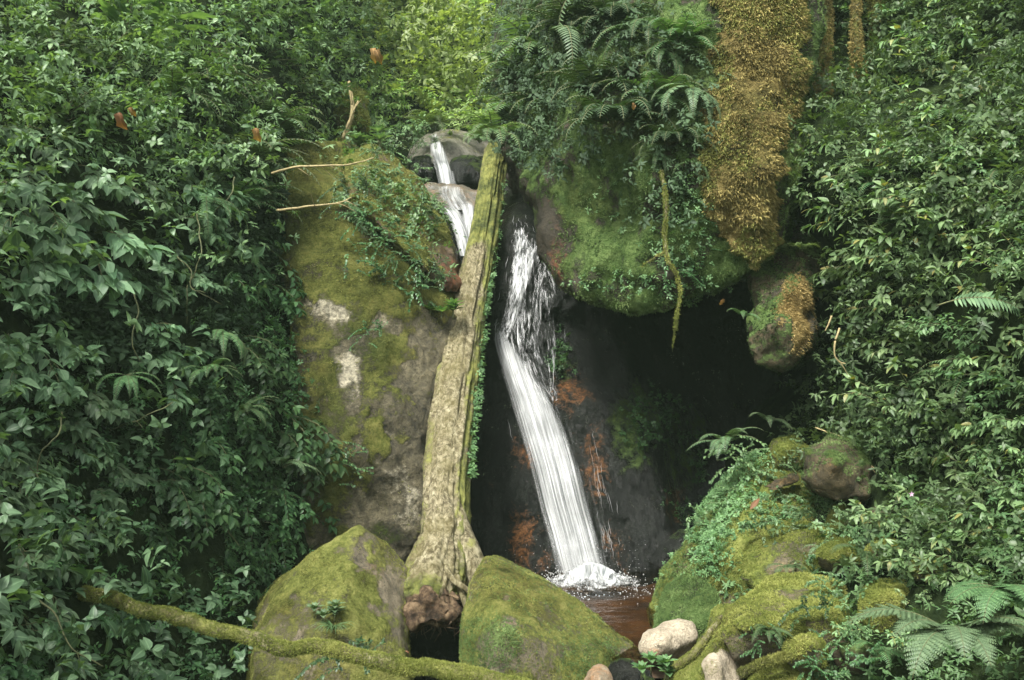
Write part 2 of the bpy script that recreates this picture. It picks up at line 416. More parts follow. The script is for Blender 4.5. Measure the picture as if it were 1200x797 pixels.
# ------------------------------------------------------------------ plant prototypes (native size about 1 m; +Y points away from the bank)
def build_shrub(kind, seed):
    """returns (foliage mesh template, stem template)"""
    global rng
    rng = np.random.default_rng(seed)
    lf, st = Acc(), Acc()
    U = np.array([0, 0, 1.0])
    def leaves_on(path, tm, size, nodes, t0=0.25, out_up=0.5, pair=True, cluster=4):
        for k in range(nodes):
            t = t0 + (1 - t0) * (k + .5) / nodes
            p, d = along(path, t)
            side = unit(np.cross(d, U) + 1e-6)
            for sgn in ((-1, 1) if pair else (rng.choice((-1, 1)),)):
                dirn = unit(d * .55 + side * sgn * .9 + np.array([0, .35, -.28]) + R3(1, .22)[0])
                up = unit(np.array([0, out_up, 1.0]) + R3(1, .25)[0])
                s = size * rng.uniform(.6, 1.15)
                lf.add(tm[rng.integers(len(tm))], p + dirn * .012, dirn, up, s, rng.random())
        p, d = path[-1], unit(path[-1] - path[-2])
        for k in range(cluster):
            a = 2 * math.pi * k / cluster + rng.random()
            side = unit(np.cross(d, U)); oth = np.cross(side, d)
            dirn = unit(d * .75 + (math.cos(a) * side + math.sin(a) * oth * .6) * .9 + np.array([0, .25, -.25]))
            lf.add(tm[rng.integers(len(tm))], p, dirn, unit(np.array([0, out_up, 1.0]) + R3(1, .2)[0]), size * rng.uniform(.6, 1.05), rng.random())
    if kind == 'broad':            # layered sprays of ovate, drooping leaves
        for i in range(5):
            a = (i - 2) * .42 + rng.normal(0, .12)
            p = curve((rng.normal(0, .05), 0, rng.normal(0, .1)), (math.sin(a), math.cos(a) * .9, rng.uniform(.1, .5)), rng.uniform(.6, .95), rng.uniform(.8, 1.3))
            st.tube(p, np.linspace(.009, .003, len(p)))
            leaves_on(p, (OVATE, OVATE2, OVATE3), .205, 4, .4)
            for k in range(3):
                q, d = along(p, rng.uniform(.35, .85))
                tw = curve(q, d + np.array([rng.choice((-1, 1)) * .8, .2, .15]), rng.uniform(.18, .32), .8, 5)
                st.tube(tw, np.linspace(.005, .002, len(tw)), 4)
                leaves_on(tw, (OVATE, OVATE2, OVATE3), .18, 2, .4)
    elif kind == 'lance':          # upright leggy herb, lance leaves whorled near the tips
        for i in range(6):
            a = rng.uniform(-1.3, 1.3)
            p = curve((rng.normal(0, .08), rng.normal(0, .05), 0), (math.sin(a) * .55, math.cos(a) * .5, rng.uniform(.6, 1)), rng.uniform(.6, .95), rng.uniform(.7, 1.4))
            st.tube(p, np.linspace(.008, .003, len(p)))
            leaves_on(p, (LANCE, LANCE2, OVATE3), .135, 6, .3, .45, True, 6)
            for k in range(2):
                q, d = along(p, rng.uniform(.4, .9))
                tw = curve(q, d * .5 + np.array([rng.choice((-1, 1)) * .8, .4, .2]), rng.uniform(.15, .3), .6, 5)
                st.tube(tw, np.linspace(.005, .002, len(tw)), 4)
                leaves_on(tw, (LANCE, LANCE2), .115, 3, .3, .45, True, 5)
    elif kind == 'bush':           # dense bush of many smaller leaves, uneven outline
        for i in range(11):
            a = rng.uniform(-1.7, 1.7)
            p = curve((rng.normal(0, .06), 0, 0), (math.sin(a) * .8, math.cos(a) * .7 + .1, rng.uniform(.25, 1.1)), rng.uniform(.5, .9), rng.uniform(.3, 1.2))
            st.tube(p, np.linspace(.008, .002, len(p)), 4)
            for k in range(5):
                q, d = along(p, rng.uniform(.3, 1))
                tw = curve(q, d * .5 + R3(1, .7)[0] + np.array([0, .25, .1]), rng.uniform(.12, .3), .5, 4)
                leaves_on(tw, (OVATE3, LANCE, OVATE), .095, 3, .2, .4, True, 4)
    elif kind == 'creeper':        # low hanging creeper of little glossy leaves
        for i in range(9):
            a = rng.uniform(-1.4, 1.4)
            p = curve((rng.normal(0, .12), 0, rng.normal(.1, .15)), (math.sin(a) * .6, .35, rng.uniform(-.3, .5)), rng.uniform(.4, .8), 2.4)
            st.tube(p, np.linspace(.004, .002, len(p)), 4)
            leaves_on(p, (OVATE3, OVATE), .085, 9, .05, .9, True, 4)
            for k in range(3):
                q, d = along(p, rng.uniform(.2, .9))
                tw = curve(q, d + R3(1, .6)[0], rng.uniform(.12, .25), 1, 4)
                leaves_on(tw, (OVATE3, OVATE), .075, 4, .1, .9)
    elif kind == 'mini':           # low mat of tiny leaves hugging the rock
        for i in range(16):
            a = rng.uniform(-3.1, 3.1)
            p = curve((rng.normal(0, .2), 0, rng.normal(0, .2)), (math.sin(a), .12, math.cos(a) * .7), rng.uniform(.2, .4), .9)
            st.tube(p, np.linspace(.003, .0015, len(p)), 4)
            leaves_on(p, (OVATE3, OVATE), .062, 9, .05, .9, True, 4)
    elif kind == 'ginger':         # upright cane with long leaves in a fan
        for i in range(2):
            p = curve((rng.normal(0, .05), 0, 0), (rng.normal(0, .12), .12, 1), .8, .1, 8, .02)
            st.tube(p, np.linspace(.014, .006, len(p)), 6)
            for k in range(8):
                q, d = along(p, .35 + .65 * k / 8)
                a = (1 if k % 2 else -1) * rng.uniform(.7, 1.3)
                lf.add(BIG, q, (math.sin(a), .3, .65), (0, -.3, 1), rng.uniform(.34, .48), rng.uniform(.5, 1))
    elif kind == 'rosette':        # small fleshy rosettes
        for i in range(5):
            c = np.array([rng.normal(0, .16), rng.normal(0, .12), rng.uniform(.1, .3)])
            st.tube([c * [1, 1, 0], c * [1, 1, .5], c], .012, 4)
            for k in range(11):
                a = k * 2.4; e = .15 + k * .09
                lf.add(OVATE3, c, (math.sin(a) * math.cos(e), math.cos(a) * math.cos(e), math.sin(e)), (0, 0, 1), .24 - k * .011, rng.random())
    elif kind == 'grass':
        for i in range(46):
            a = rng.uniform(-2.4, 2.4)
            lf.add(GRASS, (rng.normal(0, .05), rng.normal(0, .04), 0), (math.sin(a) * .6, math.cos(a) * .6, 1), (math.sin(a), math.cos(a), .3) if False else (-math.sin(a), -math.cos(a), .5), rng.uniform(.5, 1), rng.random())
        st.tube([(0, 0, -.05), (0, 0, .02)], .03, 5)
    return lf, st

def frond(L, pairs, wid, e0, sag, double=False, seed=0):
    """one fern frond in the YZ plane growing along +Y: (leaf acc, rachis path)"""
    a = Acc()
    n = 24
    p = np.zeros(3); ang = e0; path = [p.copy()]
    for i in range(n):
        ang -= sag / n * (0.5 + i / n)
        p = p + np.array([0, math.cos(ang), math.sin(ang)]) * L / n; path.append(p.copy())
    path = np.array(path)
    for k in range(pairs):
        t = .14 + .85 * k / pairs
        q, d = along(path, t)
        x = (t - .14) / .86
        ln = wid * L * (min(1, .55 + x * 2.2) * (1 - x) ** .75 + .02)
        nrm = unit(np.cross((1, 0, 0), d))
        for sg in (-1, 1):
            dirn = unit(np.array([sg, 0, 0]) + d * (.28 + .5 * x) + rng.normal(0, .05, 3))
            if not double:
                a.add(PINNA, q, dirn, nrm + np.array([0, 0, .1]), ln, rng.random() * .8 + .1)
            else:
                m = max(5, int(13 * (1 - x * .6)))
                sp = curve(q, dirn, ln, .25, 6, .01)
                a.tube(sp, .0022, 3, .5)
                for j in range(m):
                    tt = .04 + .95 * j / m
                    q2, d2 = along(sp, tt)
                    l2 = ln * .27 * (1 - tt) ** .6 + .004
                    sd = unit(np.cross(d2, nrm))
                    for s2 in (-1, 1):
                        a.add(LITTLE, q2, sd * s2 + d2 * .55, nrm, l2, rng.random() * .7 + .2)
    return a, path

def build_fern(kind, seed):
    global rng
    rng = np.random.default_rng(seed)
    lf, st = Acc(), Acc()
    spec = dict(fern=(9, .75, 22, .22, False), bigfern=(7, 1.0, 17, .34, True), droopfern=(6, .9, 30, .17, False), sprayfern=(11, .6, 18, .26, False), singlefrond=(1, 1, 32, .16, False))[kind]
    nf, L, pairs, wid, dbl = spec
    for i in range(nf):
        az = (i - (nf - 1) / 2) * (2.5 / max(nf, 2)) + rng.normal(0, .15) if nf > 1 else 0
        e0, sag = (rng.uniform(.4, 1.1), rng.uniform(1.2, 2.2))
        if kind == 'droopfern': e0, sag = rng.uniform(-.2, .4), rng.uniform(1.4, 2.2)
        if kind == 'singlefrond': e0, sag = .5, 2.6
        if kind == 'bigfern': e0, sag = rng.uniform(.35, .8), rng.uniform(1.0, 1.7)
        a, path = frond(L * rng.uniform(.75, 1.1), pairs, wid, e0, sag, dbl)
        V, T, sd, rl = a.tmpl()
        c, s_ = math.cos(az), math.sin(az)
        rot = np.array([[c, s_, 0], [-s_, c, 0], [0, 0, 1]])
        lf.add((V @ rot.T, T, sd, rl - .5), (0, 0, 0), (0, 1, 0), (0, 0, 1), 1, .5)
        st.tube(path @ rot.T, np.linspace(.007, .002, len(path)), 4)
    return lf, st

PROTO = {}
def proto(kind, variant, mat):
    key = (kind, variant, mat)
    if key not in PROTO:
        lf, st = (build_fern if 'fern' in kind or kind == 'singlefrond' else build_shrub)(kind, 100 + variant * 13 + len(kind))
        V = lf.tmpl()[0]
        lo, hi = np.percentile(V, 3, axis=0), np.percentile(V, 97, axis=0)
        a = lf.mesh('foliage', M[mat]); b = st.mesh('stem', M['stem'])
        PROTO[key] = (a, b, (lo + hi) / 2, hi - lo)
    return PROTO[key]

NAMES = dict(mini='creeper', broad='leafy_shrub', lance='leafy_herb', bush='bush', creeper='creeper', ginger='ginger_plant', rosette='rosette_plant', grass='grass_tuft',
             fern='fern', bigfern='fern', droopfern='fern', sprayfern='fern', singlefrond='fern')
CATS = dict(mini='creeper', broad='shrub', lance='herb', bush='bush', creeper='creeper', ginger='plant', rosette='plant', grass='grass', fern='fern', bigfern='fern', droopfern='fern', sprayfern='fern', singlefrond='fern')
PART = dict(fern='fronds', bigfern='fronds', droopfern='fronds', sprayfern='fronds', singlefrond='fronds')

ALL_PLANTS = []
def plant(kind, px, py, wpx, d, label, mat=None, out=(0, -1), variant=None, group=None, tall=1.0, roll=0.0):
    """a plant whose foliage is centred where (px, py) is seen, wpx photo pixels wide, its foot on the surface at distance d"""
    mat = mat or {'broad': 'broad', 'lance': 'lance', 'bush': 'upper', 'creeper': 'creep', 'mini': 'creep', 'ginger': 'upper', 'rosette': 'lance', 'grass': 'upper'}.get(kind, 'fern')
    variant = len(ALL_PLANTS) % 5 if variant is None else variant
    fm, sm, c, ext = proto(kind, variant, mat)
    s = wpx * d / F / ext[0]
    th = math.atan2(-out[0], out[1]) + random.uniform(-.25, .25)
    R = Matrix.Rotation(th, 3, 'Z') @ Matrix.Rotation(roll, 3, 'Y')
    cc = np.array(R @ Vector(c)) * s
    cen = P(px, py, d + min(cc[1], 0))
    root = bpy.data.objects.new(NAMES[kind], None)
    root.empty_display_size = .1
    COL.objects.link(root)
    root.location = cen - np.array(cc) * [1, 1, tall]
    root.rotation_euler = R.to_euler()
    root.scale = (s, s, s * tall)
    for nm, me in ((PART.get(kind, 'foliage'), fm), ('stem', sm)):
        o = bpy.data.objects.new(nm, me); COL.objects.link(o); o.parent = root
    tag(root, label, CATS[kind], group)
    ALL_PLANTS.append((root, px, py))
    return root

# ------------------------------------------------------------------ relief sheets (banks, cliffs) from depth soundings
def catmull(xs, ys, q):
    """interpolate rows ys (K, ...) known at xs to positions q"""
    xs = np.asarray(xs, float); ys = np.asarray(ys, float)
    i = np.clip(np.searchsorted(xs, q) - 1, 0, len(xs) - 2)
    h = xs[i + 1] - xs[i]; t = ((q - xs[i]) / h)
    m = np.gradient(ys, xs, axis=0)
    sh = (-1,) + (1,) * (ys.ndim - 1)
    t = t.reshape(sh); h = h.reshape(sh)
    return (2 * t**3 - 3 * t**2 + 1) * ys[i] + (t**3 - 2 * t**2 + t) * h * m[i] + (-2 * t**3 + 3 * t**2) * ys[i + 1] + (t**3 - t**2) * h * m[i + 1]

class Relief:
    def __init__(s, pxs, pys, D, step, amp=.1, freq=1.2, seed=0, ridged=False, octs=5):
        nx, ny = int((pxs[-1] - pxs[0]) / step) + 1, int((pys[-1] - pys[0]) / step) + 1
        s.x, s.y = np.linspace(pxs[0], pxs[-1], nx), np.linspace(pys[0], pys[-1], ny)
        d = catmull(pys, np.asarray(D, float), s.y)                 # (ny, K)
        d = catmull(pxs, d.T, s.x).T                                # (ny, nx)
        X, Y = np.meshgrid(s.x, s.y)
        base = np.stack([(X - CX) / F * d, d, CAMZ - (Y - CY) / F * d], -1)
        d = d + (amp * fbm(base.reshape(-1, 3), freq, octs, seed, ridged)).reshape(d.shape)
        s.d = d
        s.W = np.stack([(X - CX) / F * d, d, CAMZ - (Y - CY) / F * d], -1)
        gx = np.gradient(s.W, axis=1); gy = np.gradient(s.W, axis=0)
        s.N = unit(np.cross(gx, gy)); s.N *= np.where(np.sum(s.N * s.W, -1, keepdims=True) > 0, -1, 1)
    def idx(s, px, py):
        i = np.clip(np.round((np.asarray(px) - s.x[0]) / (s.x[1] - s.x[0])).astype(int), 0, len(s.x) - 1)
        j = np.clip(np.round((np.asarray(py) - s.y[0]) / (s.y[1] - s.y[0])).astype(int), 0, len(s.y) - 1)
        return j, i
    def depth(s, px, py): return float(s.d[s.idx(px, py)])
    def at(s, px, py):
        k = s.idx(px, py); return s.W[k], s.N[k]
    def mesh(s, name, mat, attrs=None):
        ny, nx = s.d.shape
        k = np.arange(ny * nx).reshape(ny, nx)
        T = np.stack([k[:-1, :-1], k[1:, :-1], k[1:, 1:], k[:-1, 1:]], -1).reshape(-1, 4)
        return mesh_np(name, s.W.reshape(-1, 3), T, mat, attrs)
    def pix(s):
        X, Y = np.meshgrid(s.x, s.y); return X.ravel(), Y.ravel()

def blobs(px, py, base, bl, soft=(.55, 1.15)):
    """a surface attribute: base value plus soft spots (px, py, rx, ry, value)"""
    v = np.full(len(px), float(base))
    for x, y, rx, ry, val in bl:
        r = np.sqrt(((px - x) / rx) ** 2 + ((py - y) / ry) ** 2)
        w = 1 - sstep(soft[0], soft[1], r)
        v = v * (1 - w) + val * w
    return v

# ------------------------------------------------------------------ rocks: hulls of surveyed points, remeshed and weathered
def rock_mesh(hulls, vox, amp=.05, freq=2.0, seed=1, smooth=3, ridged=False, fine=.008, cushion=.014):
    bm = bmesh.new()
    for pts in hulls:
        b2 = bmesh.new()
        for p in pts: b2.verts.new(p)
        r = bmesh.ops.convex_hull(b2, input=b2.verts)
        junk = list({g for g in r['geom_interior'] + r['geom_unused'] if isinstance(g, bmesh.types.BMVert)})
        if junk: bmesh.ops.delete(b2, geom=junk, context='VERTS')
        bmesh.ops.recalc_face_normals(b2, faces=b2.faces)
        tmp = bpy.data.meshes.new('tmp'); b2.to_mesh(tmp); b2.free()
        bm.from_mesh(tmp); bpy.data.meshes.remove(tmp)
    me = bpy.data.meshes.new('tmp'); bm.to_mesh(me); bm.free()
    o = bpy.data.objects.new('tmp', me); COL.objects.link(o)
    m = o.modifiers.new('r', 'REMESH'); m.mode = 'VOXEL'; m.voxel_size = vox
    m = o.modifiers.new('s', 'SMOOTH'); m.iterations = smooth; m.factor = .5
    dg = bpy.context.evaluated_depsgraph_get(); dg.update()
    out = bpy.data.meshes.new_from_object(o.evaluated_get(dg))
    bpy.data.objects.remove(o); bpy.data.meshes.remove(me)
    V, N = verts_of(out), normals_of(out)
    V = V + N * (amp * fbm(V, freq, 5, seed, ridged))[:, None] + N * (fine * fbm(V, 22, 3, seed + 9) + fine * 2.2 * fbm(V, 8.5, 3, seed + 19))[:, None]
    if cushion:
        cu = sstep(-.12, .22, fbm(V, 5.5, 4, seed + 29)); V = V + N * (cushion * cu)[:, None]
    out.vertices.foreach_set('co', V.astype(np.float32).ravel())
    if cushion: set_attr(out, 'cushion', cu)
    out.update()
    out.polygons.foreach_set('use_smooth', np.ones(len(out.polygons), bool))
    return out

def pts(*a): return [P(*q) for q in a]

def rock(name, hulls, mat, label, vox=.03, moss=.5, spots=(), tint=0, tspots=(), gspots=(), up_moss=.35, fuzz=None, cat='rock', group=None, **kw):
    me = rock_mesh(hulls, vox, **kw)
    V, N = verts_of(me), normals_of(me)
    px, py = proj(V)
    cu = np.full(len(V), .5, np.float32)
    if me.attributes.get('cushion'): me.attributes['cushion'].data.foreach_get('value', cu)
    set_attr(me, 'moss', blobs(px, py, moss, spots, (.2, 1.5)) + up_moss * (N[:, 2] - .2) + .5 * (cu - .65))
    set_attr(me, 'tint', blobs(px, py, tint, tspots, (.0, 1.6)))
    set_attr(me, 'green', blobs(px, py, 0, gspots, (.2, 1.4)))
    me.materials.append(M[mat])
    o = link(name, me)
    tag(o, label, cat, group)
    if fuzz:
        for f in (fuzz if isinstance(fuzz, list) else [fuzz]):
            add_fuzz(o, **f)
    return o

def surf_sample(me, n, keep=None):
    me.calc_loop_triangles()
    t = np.empty(len(me.loop_triangles) * 3, np.int32); me.loop_triangles.foreach_get('vertices', t); t = t.reshape(-1, 3)
    V, N = verts_of(me), normals_of(me)
    A, B, C = V[t[:, 0]], V[t[:, 1]], V[t[:, 2]]
    cen = (A + B + C) / 3; nn = unit(np.cross(B - A, C - A))
    area = np.linalg.norm(np.cross(B - A, C - A), axis=1)
    w = area * ((nn * unit(np.array([0, 0, CAMZ]) - cen)).sum(1) > -.25)     # the side that faces the path, and a bit round the corner
    if keep is not None: w = w * keep(cen, nn)
    k = rng.choice(len(t), n, p=w / w.sum())
    u, v = rng.random(n), rng.random(n); f = u + v > 1; u[f], v[f] = 1 - u[f], 1 - v[f]
    p = A[k] + (B[k] - A[k]) * u[:, None] + (C[k] - A[k]) * v[:, None]
    return p, unit(N[t[k, 0]] + N[t[k, 1]] + N[t[k, 2]])

BLADE = (np.array([(-.16, 0, 0), (.16, 0, 0), (.05, .6, .06), (0, 1, -.05)]), np.array([(0, 1, 2), (0, 2, 3)]), np.ones(4), np.array([-.15, -.15, 0, .15]))
TUFT = None
def tuft():
    global TUFT
    if TUFT is None:
        r = np.random.default_rng(3); a = Acc()
        for k in range(7):
            d = np.array([r.normal(0, .55), r.normal(0, .55), 1.0])
            a.add(BLADE, r.normal(0, .25, 3) * [1, 1, 0], d, r.normal(0, 1, 3), r.uniform(.6, 1.1), .5)
        V, T, sd, rl = a.tmpl()
        TUFT = (V[:, [0, 2, 1]] * [1, 1, -1], T, sd, rl - .5)       # along +Y
    return TUFT

def add_fuzz(o, n, size, mat, keep=None, hang=0.0, name='moss', lean=.5, stuff=True):
    """shaggy moss on a rock: tufts of short blades, one child mesh"""
    p, nr = surf_sample(o.data, n, keep)
    d = unit(nr + np.array([0, 0, -hang]) + R3(n, .3))
    a = Acc()
    clump = fbm(p, 7, 3, 5)
    a.add(tuft(), p - nr * size * .15, d, R3(n), size * rng.uniform(.5, 1.2, n) * (1 + .5 * clump), np.clip(.5 + .5 * clump + rng.normal(0, .2, n), 0, 1))
    c = link(name, a.mesh(name, M[mat], False), o)
    return c

# ================================================================== THE SETTING
# stream bed / ground: one sheet to the horizon, a gentle trough along the stream
def ground_sheet():
    xs = np.concatenate([np.linspace(-40, -8, 12), np.linspace(-7, 7, 90), np.linspace(8, 40, 12)])
    ys = np.concatenate([np.linspace(-30, -6, 8), np.linspace(-5, 9, 90), np.linspace(10, 40, 14)])
    X, Y = np.meshgrid(xs, ys)
    v = np.stack([X.ravel(), Y.ravel(), np.zeros(X.size)], 1)
    v[:, 2] = -.32 + .10 * fbm(v, .9, 4, 3) + .05 * np.clip(np.abs(v[:, 0]) - 1.5, 0, 30) - .25 * np.exp(-((v[:, 0] - .6) / .9) ** 2 - ((v[:, 1] - 6.6) / 1.1) ** 2)
    k = np.arange(X.size).reshape(X.shape)
    T = np.stack([k[:-1, :-1], k[:-1, 1:], k[1:, 1:], k[1:, :-1]], -1).reshape(-1, 4)
    o = link('ground', mesh_np('ground', v, T, M['soil']))
    tag(o, 'dark stony forest ground of the stream bed', 'ground', kind='structure')
ground_sheet()

LB = Relief([-500, -250, -100, 100, 250, 340, 410, 470], [-500, -200, 0, 150, 300, 450, 600, 720, 850, 1050],
    [[5.5, 7.2, 8.5, 10, 11, 13, 16, 22],
     [4.2, 5.8, 6.8, 8.4, 9.8, 11.5, 15, 21],
     [3.5, 4.6, 5.6, 7.2, 8.6, 10, 13, 19],
     [3.0, 4.0, 4.8, 6.2, 7.5, 8.7, 11, 16],
     [2.8, 3.6, 4.3, 5.6, 6.7, 7.7, 9, 12],
     [2.6, 3.3, 4.0, 5.2, 6.3, 7.05, 7.9, 9.0],
     [2.4, 3.0, 3.7, 4.9, 6.0, 6.75, 7.4, 8.4],
     [2.2, 2.8, 3.4, 4.6, 5.7, 6.4, 7.0, 8.0],
     [2.0, 2.5, 3.1, 4.3, 5.2, 6.0, 6.6, 7.6],
     [1.8, 2.2, 2.7, 3.7, 4.5, 5.2, 6.0, 7.0]], 6, .35, .9, 11)
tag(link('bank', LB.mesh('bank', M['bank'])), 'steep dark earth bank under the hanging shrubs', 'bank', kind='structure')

RB = Relief([850, 900, 960, 1020, 1100, 1200, 1400, 1750], [-500, -100, 100, 180, 260, 340, 430, 520, 600, 700, 800, 1050],
    [[8.5, 8.5, 8.3, 8.0, 7.5, 7.0, 6.0, 5.0],
     [8.0, 8.0, 7.8, 7.5, 7.0, 6.3, 5.2, 4.0],
     [7.6, 7.4, 7.2, 7.0, 6.5, 5.8, 4.6, 3.5],
     [7.4, 6.8, 6.3, 6.0, 5.8, 5.3, 4.2, 3.1],
     [9.6, 8.2, 6.6, 5.8, 5.5, 5.0, 4.0, 3.0],
     [11.0, 10.0, 7.6, 5.9, 5.4, 4.9, 3.9, 2.9],
     [11.0, 10.4, 8.8, 6.3, 5.4, 4.8, 3.8, 2.8],
     [9.6, 8.2, 6.9, 6.0, 5.4, 4.7, 3.7, 2.7],
     [6.9, 6.5, 6.1, 5.6, 5.1, 4.5, 3.5, 2.6],
     [5.9, 5.6, 5.4, 5.1, 4.7, 4.2, 3.3, 2.4],
     [5.3, 5.1, 4.9, 4.7, 4.4, 4.0, 3.1, 2.3],
     [4.3, 4.2, 4.1, 4.0, 3.7, 3.3, 2.7, 2.0]], 6, .3, 1.0, 21)
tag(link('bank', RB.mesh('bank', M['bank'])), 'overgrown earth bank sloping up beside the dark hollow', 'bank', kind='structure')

HS = Relief([-600, -200, 200, 400, 500, 600, 900, 1300, 1800], [-450, -200, 0, 100, 180, 300, 460],
    [[22, 22, 23, 24, 24, 24, 24, 22, 22],
     [16, 16, 17, 18, 19, 19, 19, 17, 16],
     [13, 13, 14, 15, 16, 16, 16, 14, 13],
     [12, 12, 13, 13.5, 14, 14, 14, 13, 12],
     [11, 11, 11.5, 12, 12.4, 12.4, 13, 12, 11],
     [10, 10, 10.5, 11, 11.2, 11.2, 12, 11, 10],
     [9.5, 9.5, 10, 10.3, 10.5, 10.5, 11, 10.5, 9.5]], 14, .6, .6, 31)
tag(link('hill', HS.mesh('hill', M['bank'])), 'wooded hillside closing the top of the gorge', 'hill', kind='structure')

WF = Relief([500, 540, 580, 640, 700, 760, 820, 900, 1040], [150, 200, 250, 320, 400, 430, 500, 600, 680, 790],
    [[15.0, 14.0, 12.0, 10.4, 9.6, 9.4, 9.3, 9.4, 9.4],
     [14.0, 13.0, 11.0, 9.6, 9.3, 9.3, 9.3, 9.4, 9.4],
     [12.0, 11.0, 9.2, 8.5, 8.8, 9.2, 9.5, 9.6, 9.4],
     [10.0, 9.3, 8.4, 8.15, 8.5, 9.2, 9.6, 9.7, 9.4],
     [8.7, 8.4, 8.1, 8.05, 8.3, 9.0, 9.6, 9.7, 9.4],
     [8.5, 8.3, 8.0, 7.9, 8.05, 8.8, 9.5, 9.6, 9.3],
     [8.2, 8.0, 7.75, 7.6, 7.6, 7.95, 9.0, 9.4, 9.0],
     [8.0, 7.8, 7.5, 7.35, 7.33, 7.5, 8.3, 8.9, 8.6],
     [7.8, 7.6, 7.35, 7.2, 7.15, 7.22, 7.6, 8.2, 8.0],
     [7.6, 7.4, 7.1, 6.95, 6.9, 7.0, 7.3, 7.8, 7.6]], 2, .2, 1.9, 41, octs=7, ridged=True)
wpx, wpy = WF.pix()
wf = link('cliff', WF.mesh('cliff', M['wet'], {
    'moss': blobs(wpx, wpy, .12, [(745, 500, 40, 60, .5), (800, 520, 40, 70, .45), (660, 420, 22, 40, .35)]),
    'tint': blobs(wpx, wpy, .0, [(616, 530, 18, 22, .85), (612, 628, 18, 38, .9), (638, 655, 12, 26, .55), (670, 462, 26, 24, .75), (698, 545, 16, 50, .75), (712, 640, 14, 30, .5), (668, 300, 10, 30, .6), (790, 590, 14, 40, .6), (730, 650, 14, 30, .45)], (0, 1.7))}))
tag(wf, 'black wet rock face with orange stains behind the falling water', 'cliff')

# ---- thin haze, added to lift the blacks and pale the far slope
def haze():
    (x0, x1), (y0, y1), (z0, z1) = (-44, 44), (-33, 45), (-2.0, 19.5)
    V = [(x, y, z) for z in (z0, z1) for y in (y0, y1) for x in (x0, x1)]
    T = [(0, 2, 3, 1), (4, 5, 7, 6), (0, 1, 5, 4), (2, 6, 7, 3), (0, 4, 6, 2), (1, 3, 7, 5)]
    m = bpy.data.materials.new('black_lift_haze'); m.use_nodes = True
    t = m.node_tree; t.nodes.remove(t.nodes['Principled BSDF'])
    v = t.nodes.new('ShaderNodeVolumePrincipled'); v.inputs['Color'].default_value = (.62, .86, .62, 1); v.inputs['Density'].default_value = .0022; v.inputs['Anisotropy'].default_value = .1
    t.links.new(v.outputs[0], t.nodes['Material Output'].inputs['Volume'])
    tag(link('haze', mesh_np('haze', V, T, m, smooth=False)), 'thin haze added to lift the dark tones of the gorge', 'haze', kind='stuff')
haze()

# ---- pool
def pool():
    n = 70
    xs, ys = np.linspace(.02, 1.75, n), np.linspace(5.3, 8.2, n)
    X, Y = np.meshgrid(xs, ys)
    v = np.stack([X.ravel(), Y.ravel(), np.zeros(X.size)], 1)
    r = np.hypot(v[:, 0] - .52, v[:, 1] - 7.0)
    v[:, 2] = .006 * np.sin(r * 26) * np.exp(-r * 1.3) + .006 * fbm(v, 5, 3, 2) + .02 * np.exp(-(r / .28) ** 2)
    k = np.arange(n * n).reshape(n, n)
    T = np.stack([k[:-1, :-1], k[:-1, 1:], k[1:, 1:], k[1:, :-1]], -1).reshape(-1, 4)
    g = G('brown_stream_water')
    nz = g.noise(14, 3, .6, g.coord(), .5)
    bp = g.n('Bump'); bp.inputs['Strength'].default_value = .35; bp.inputs['Distance'].default_value = .03
    g.l(nz, bp.inputs['Height'])
    tr = g.n('BsdfTransparent'); tr.inputs[0].default_value = (.58, .47, .35, 1)
    gl = g.n('BsdfGlossy'); gl.inputs['Roughness'].default_value = .04; g.l(bp.outputs[0], gl.inputs['Normal'])
    fr = g.n('Fresnel'); fr.inputs[0].default_value = 1.33; g.l(bp.outputs[0], fr.inputs['Normal'])
    mx = g.n('MixShader'); g.l(fr.outputs[0], mx.inputs[0]); g.l(tr.outputs[0], mx.inputs[1]); g.l(gl.outputs[0], mx.inputs[2])
    g.l(mx.outputs[0], g.o.inputs[0])
    tag(link('water', mesh_np('water', v, T, g.m)), 'small tea-brown pool at the foot of the waterfall', 'water', kind='structure')
    v2 = v.copy(); v2[:, 2] = -.10 + .05 * fbm(v, 2.2, 4, 8)
    tag(link('stream_bed', mesh_np('stream_bed', v2, T, M['bed'])), 'orange brown silt bed under the pool', 'stream bed', kind='structure')
pool()

# ---- falling water: sheets with torn, streaky edges plus strands and foam
def water_mat(name, thr, su, sv, soft=.16, fine=2.6, dist=.35, lo=(.10, .115, .115), hi=(.60, .61, .60)):
    g = G(name)
    uv = g.n('TexCoord').outputs['UV']
    def layer(kx, ky, det, d):
        mp = g.n('Mapping'); mp.inputs['Scale'].default_value = (su * kx, sv * ky, 1); g.l(uv, mp.inputs[0])
        return g.noise(1.0, det, .62, mp.outputs[0], d)
    a, b, c = layer(1, 1, 4, dist), layer(.3, .6, 3, .6), layer(fine, 1.4, 4, dist)
    mixn = g.math('ADD', g.math('ADD', g.math('MULTIPLY', a, .4), g.math('MULTIPLY', b, .3)), g.math('MULTIPLY', c, .3))
    al = g.ramp(g.math('ADD', mixn, g.math('MULTIPLY', g.math('SUBTRACT', g.attr('dens'), .5), .6)), [(thr, 0.0), (thr + soft, .97)])
    g.set(Base_Color=g.ramp(g.math('ADD', g.math('MULTIPLY', a, .5), g.math('MULTIPLY', c, .5)), [(.38, lo), (.5, tuple((x + y) / 2 for x, y in zip(lo, hi))), (.6, hi)]), Roughness=.4, Alpha=al, Specular_IOR_Level=.4)
    g.bump(c, .35, .02)
    return g.m
M['chute'] = water_mat('white_water', .375, 21, 1.7, .34, 2.2, .25, lo=(.12, .13, .13), hi=(.50, .51, .50))
M['veil'] = water_mat('lacy_water', .50, 15, 8, .16, 2.2, 1.3)
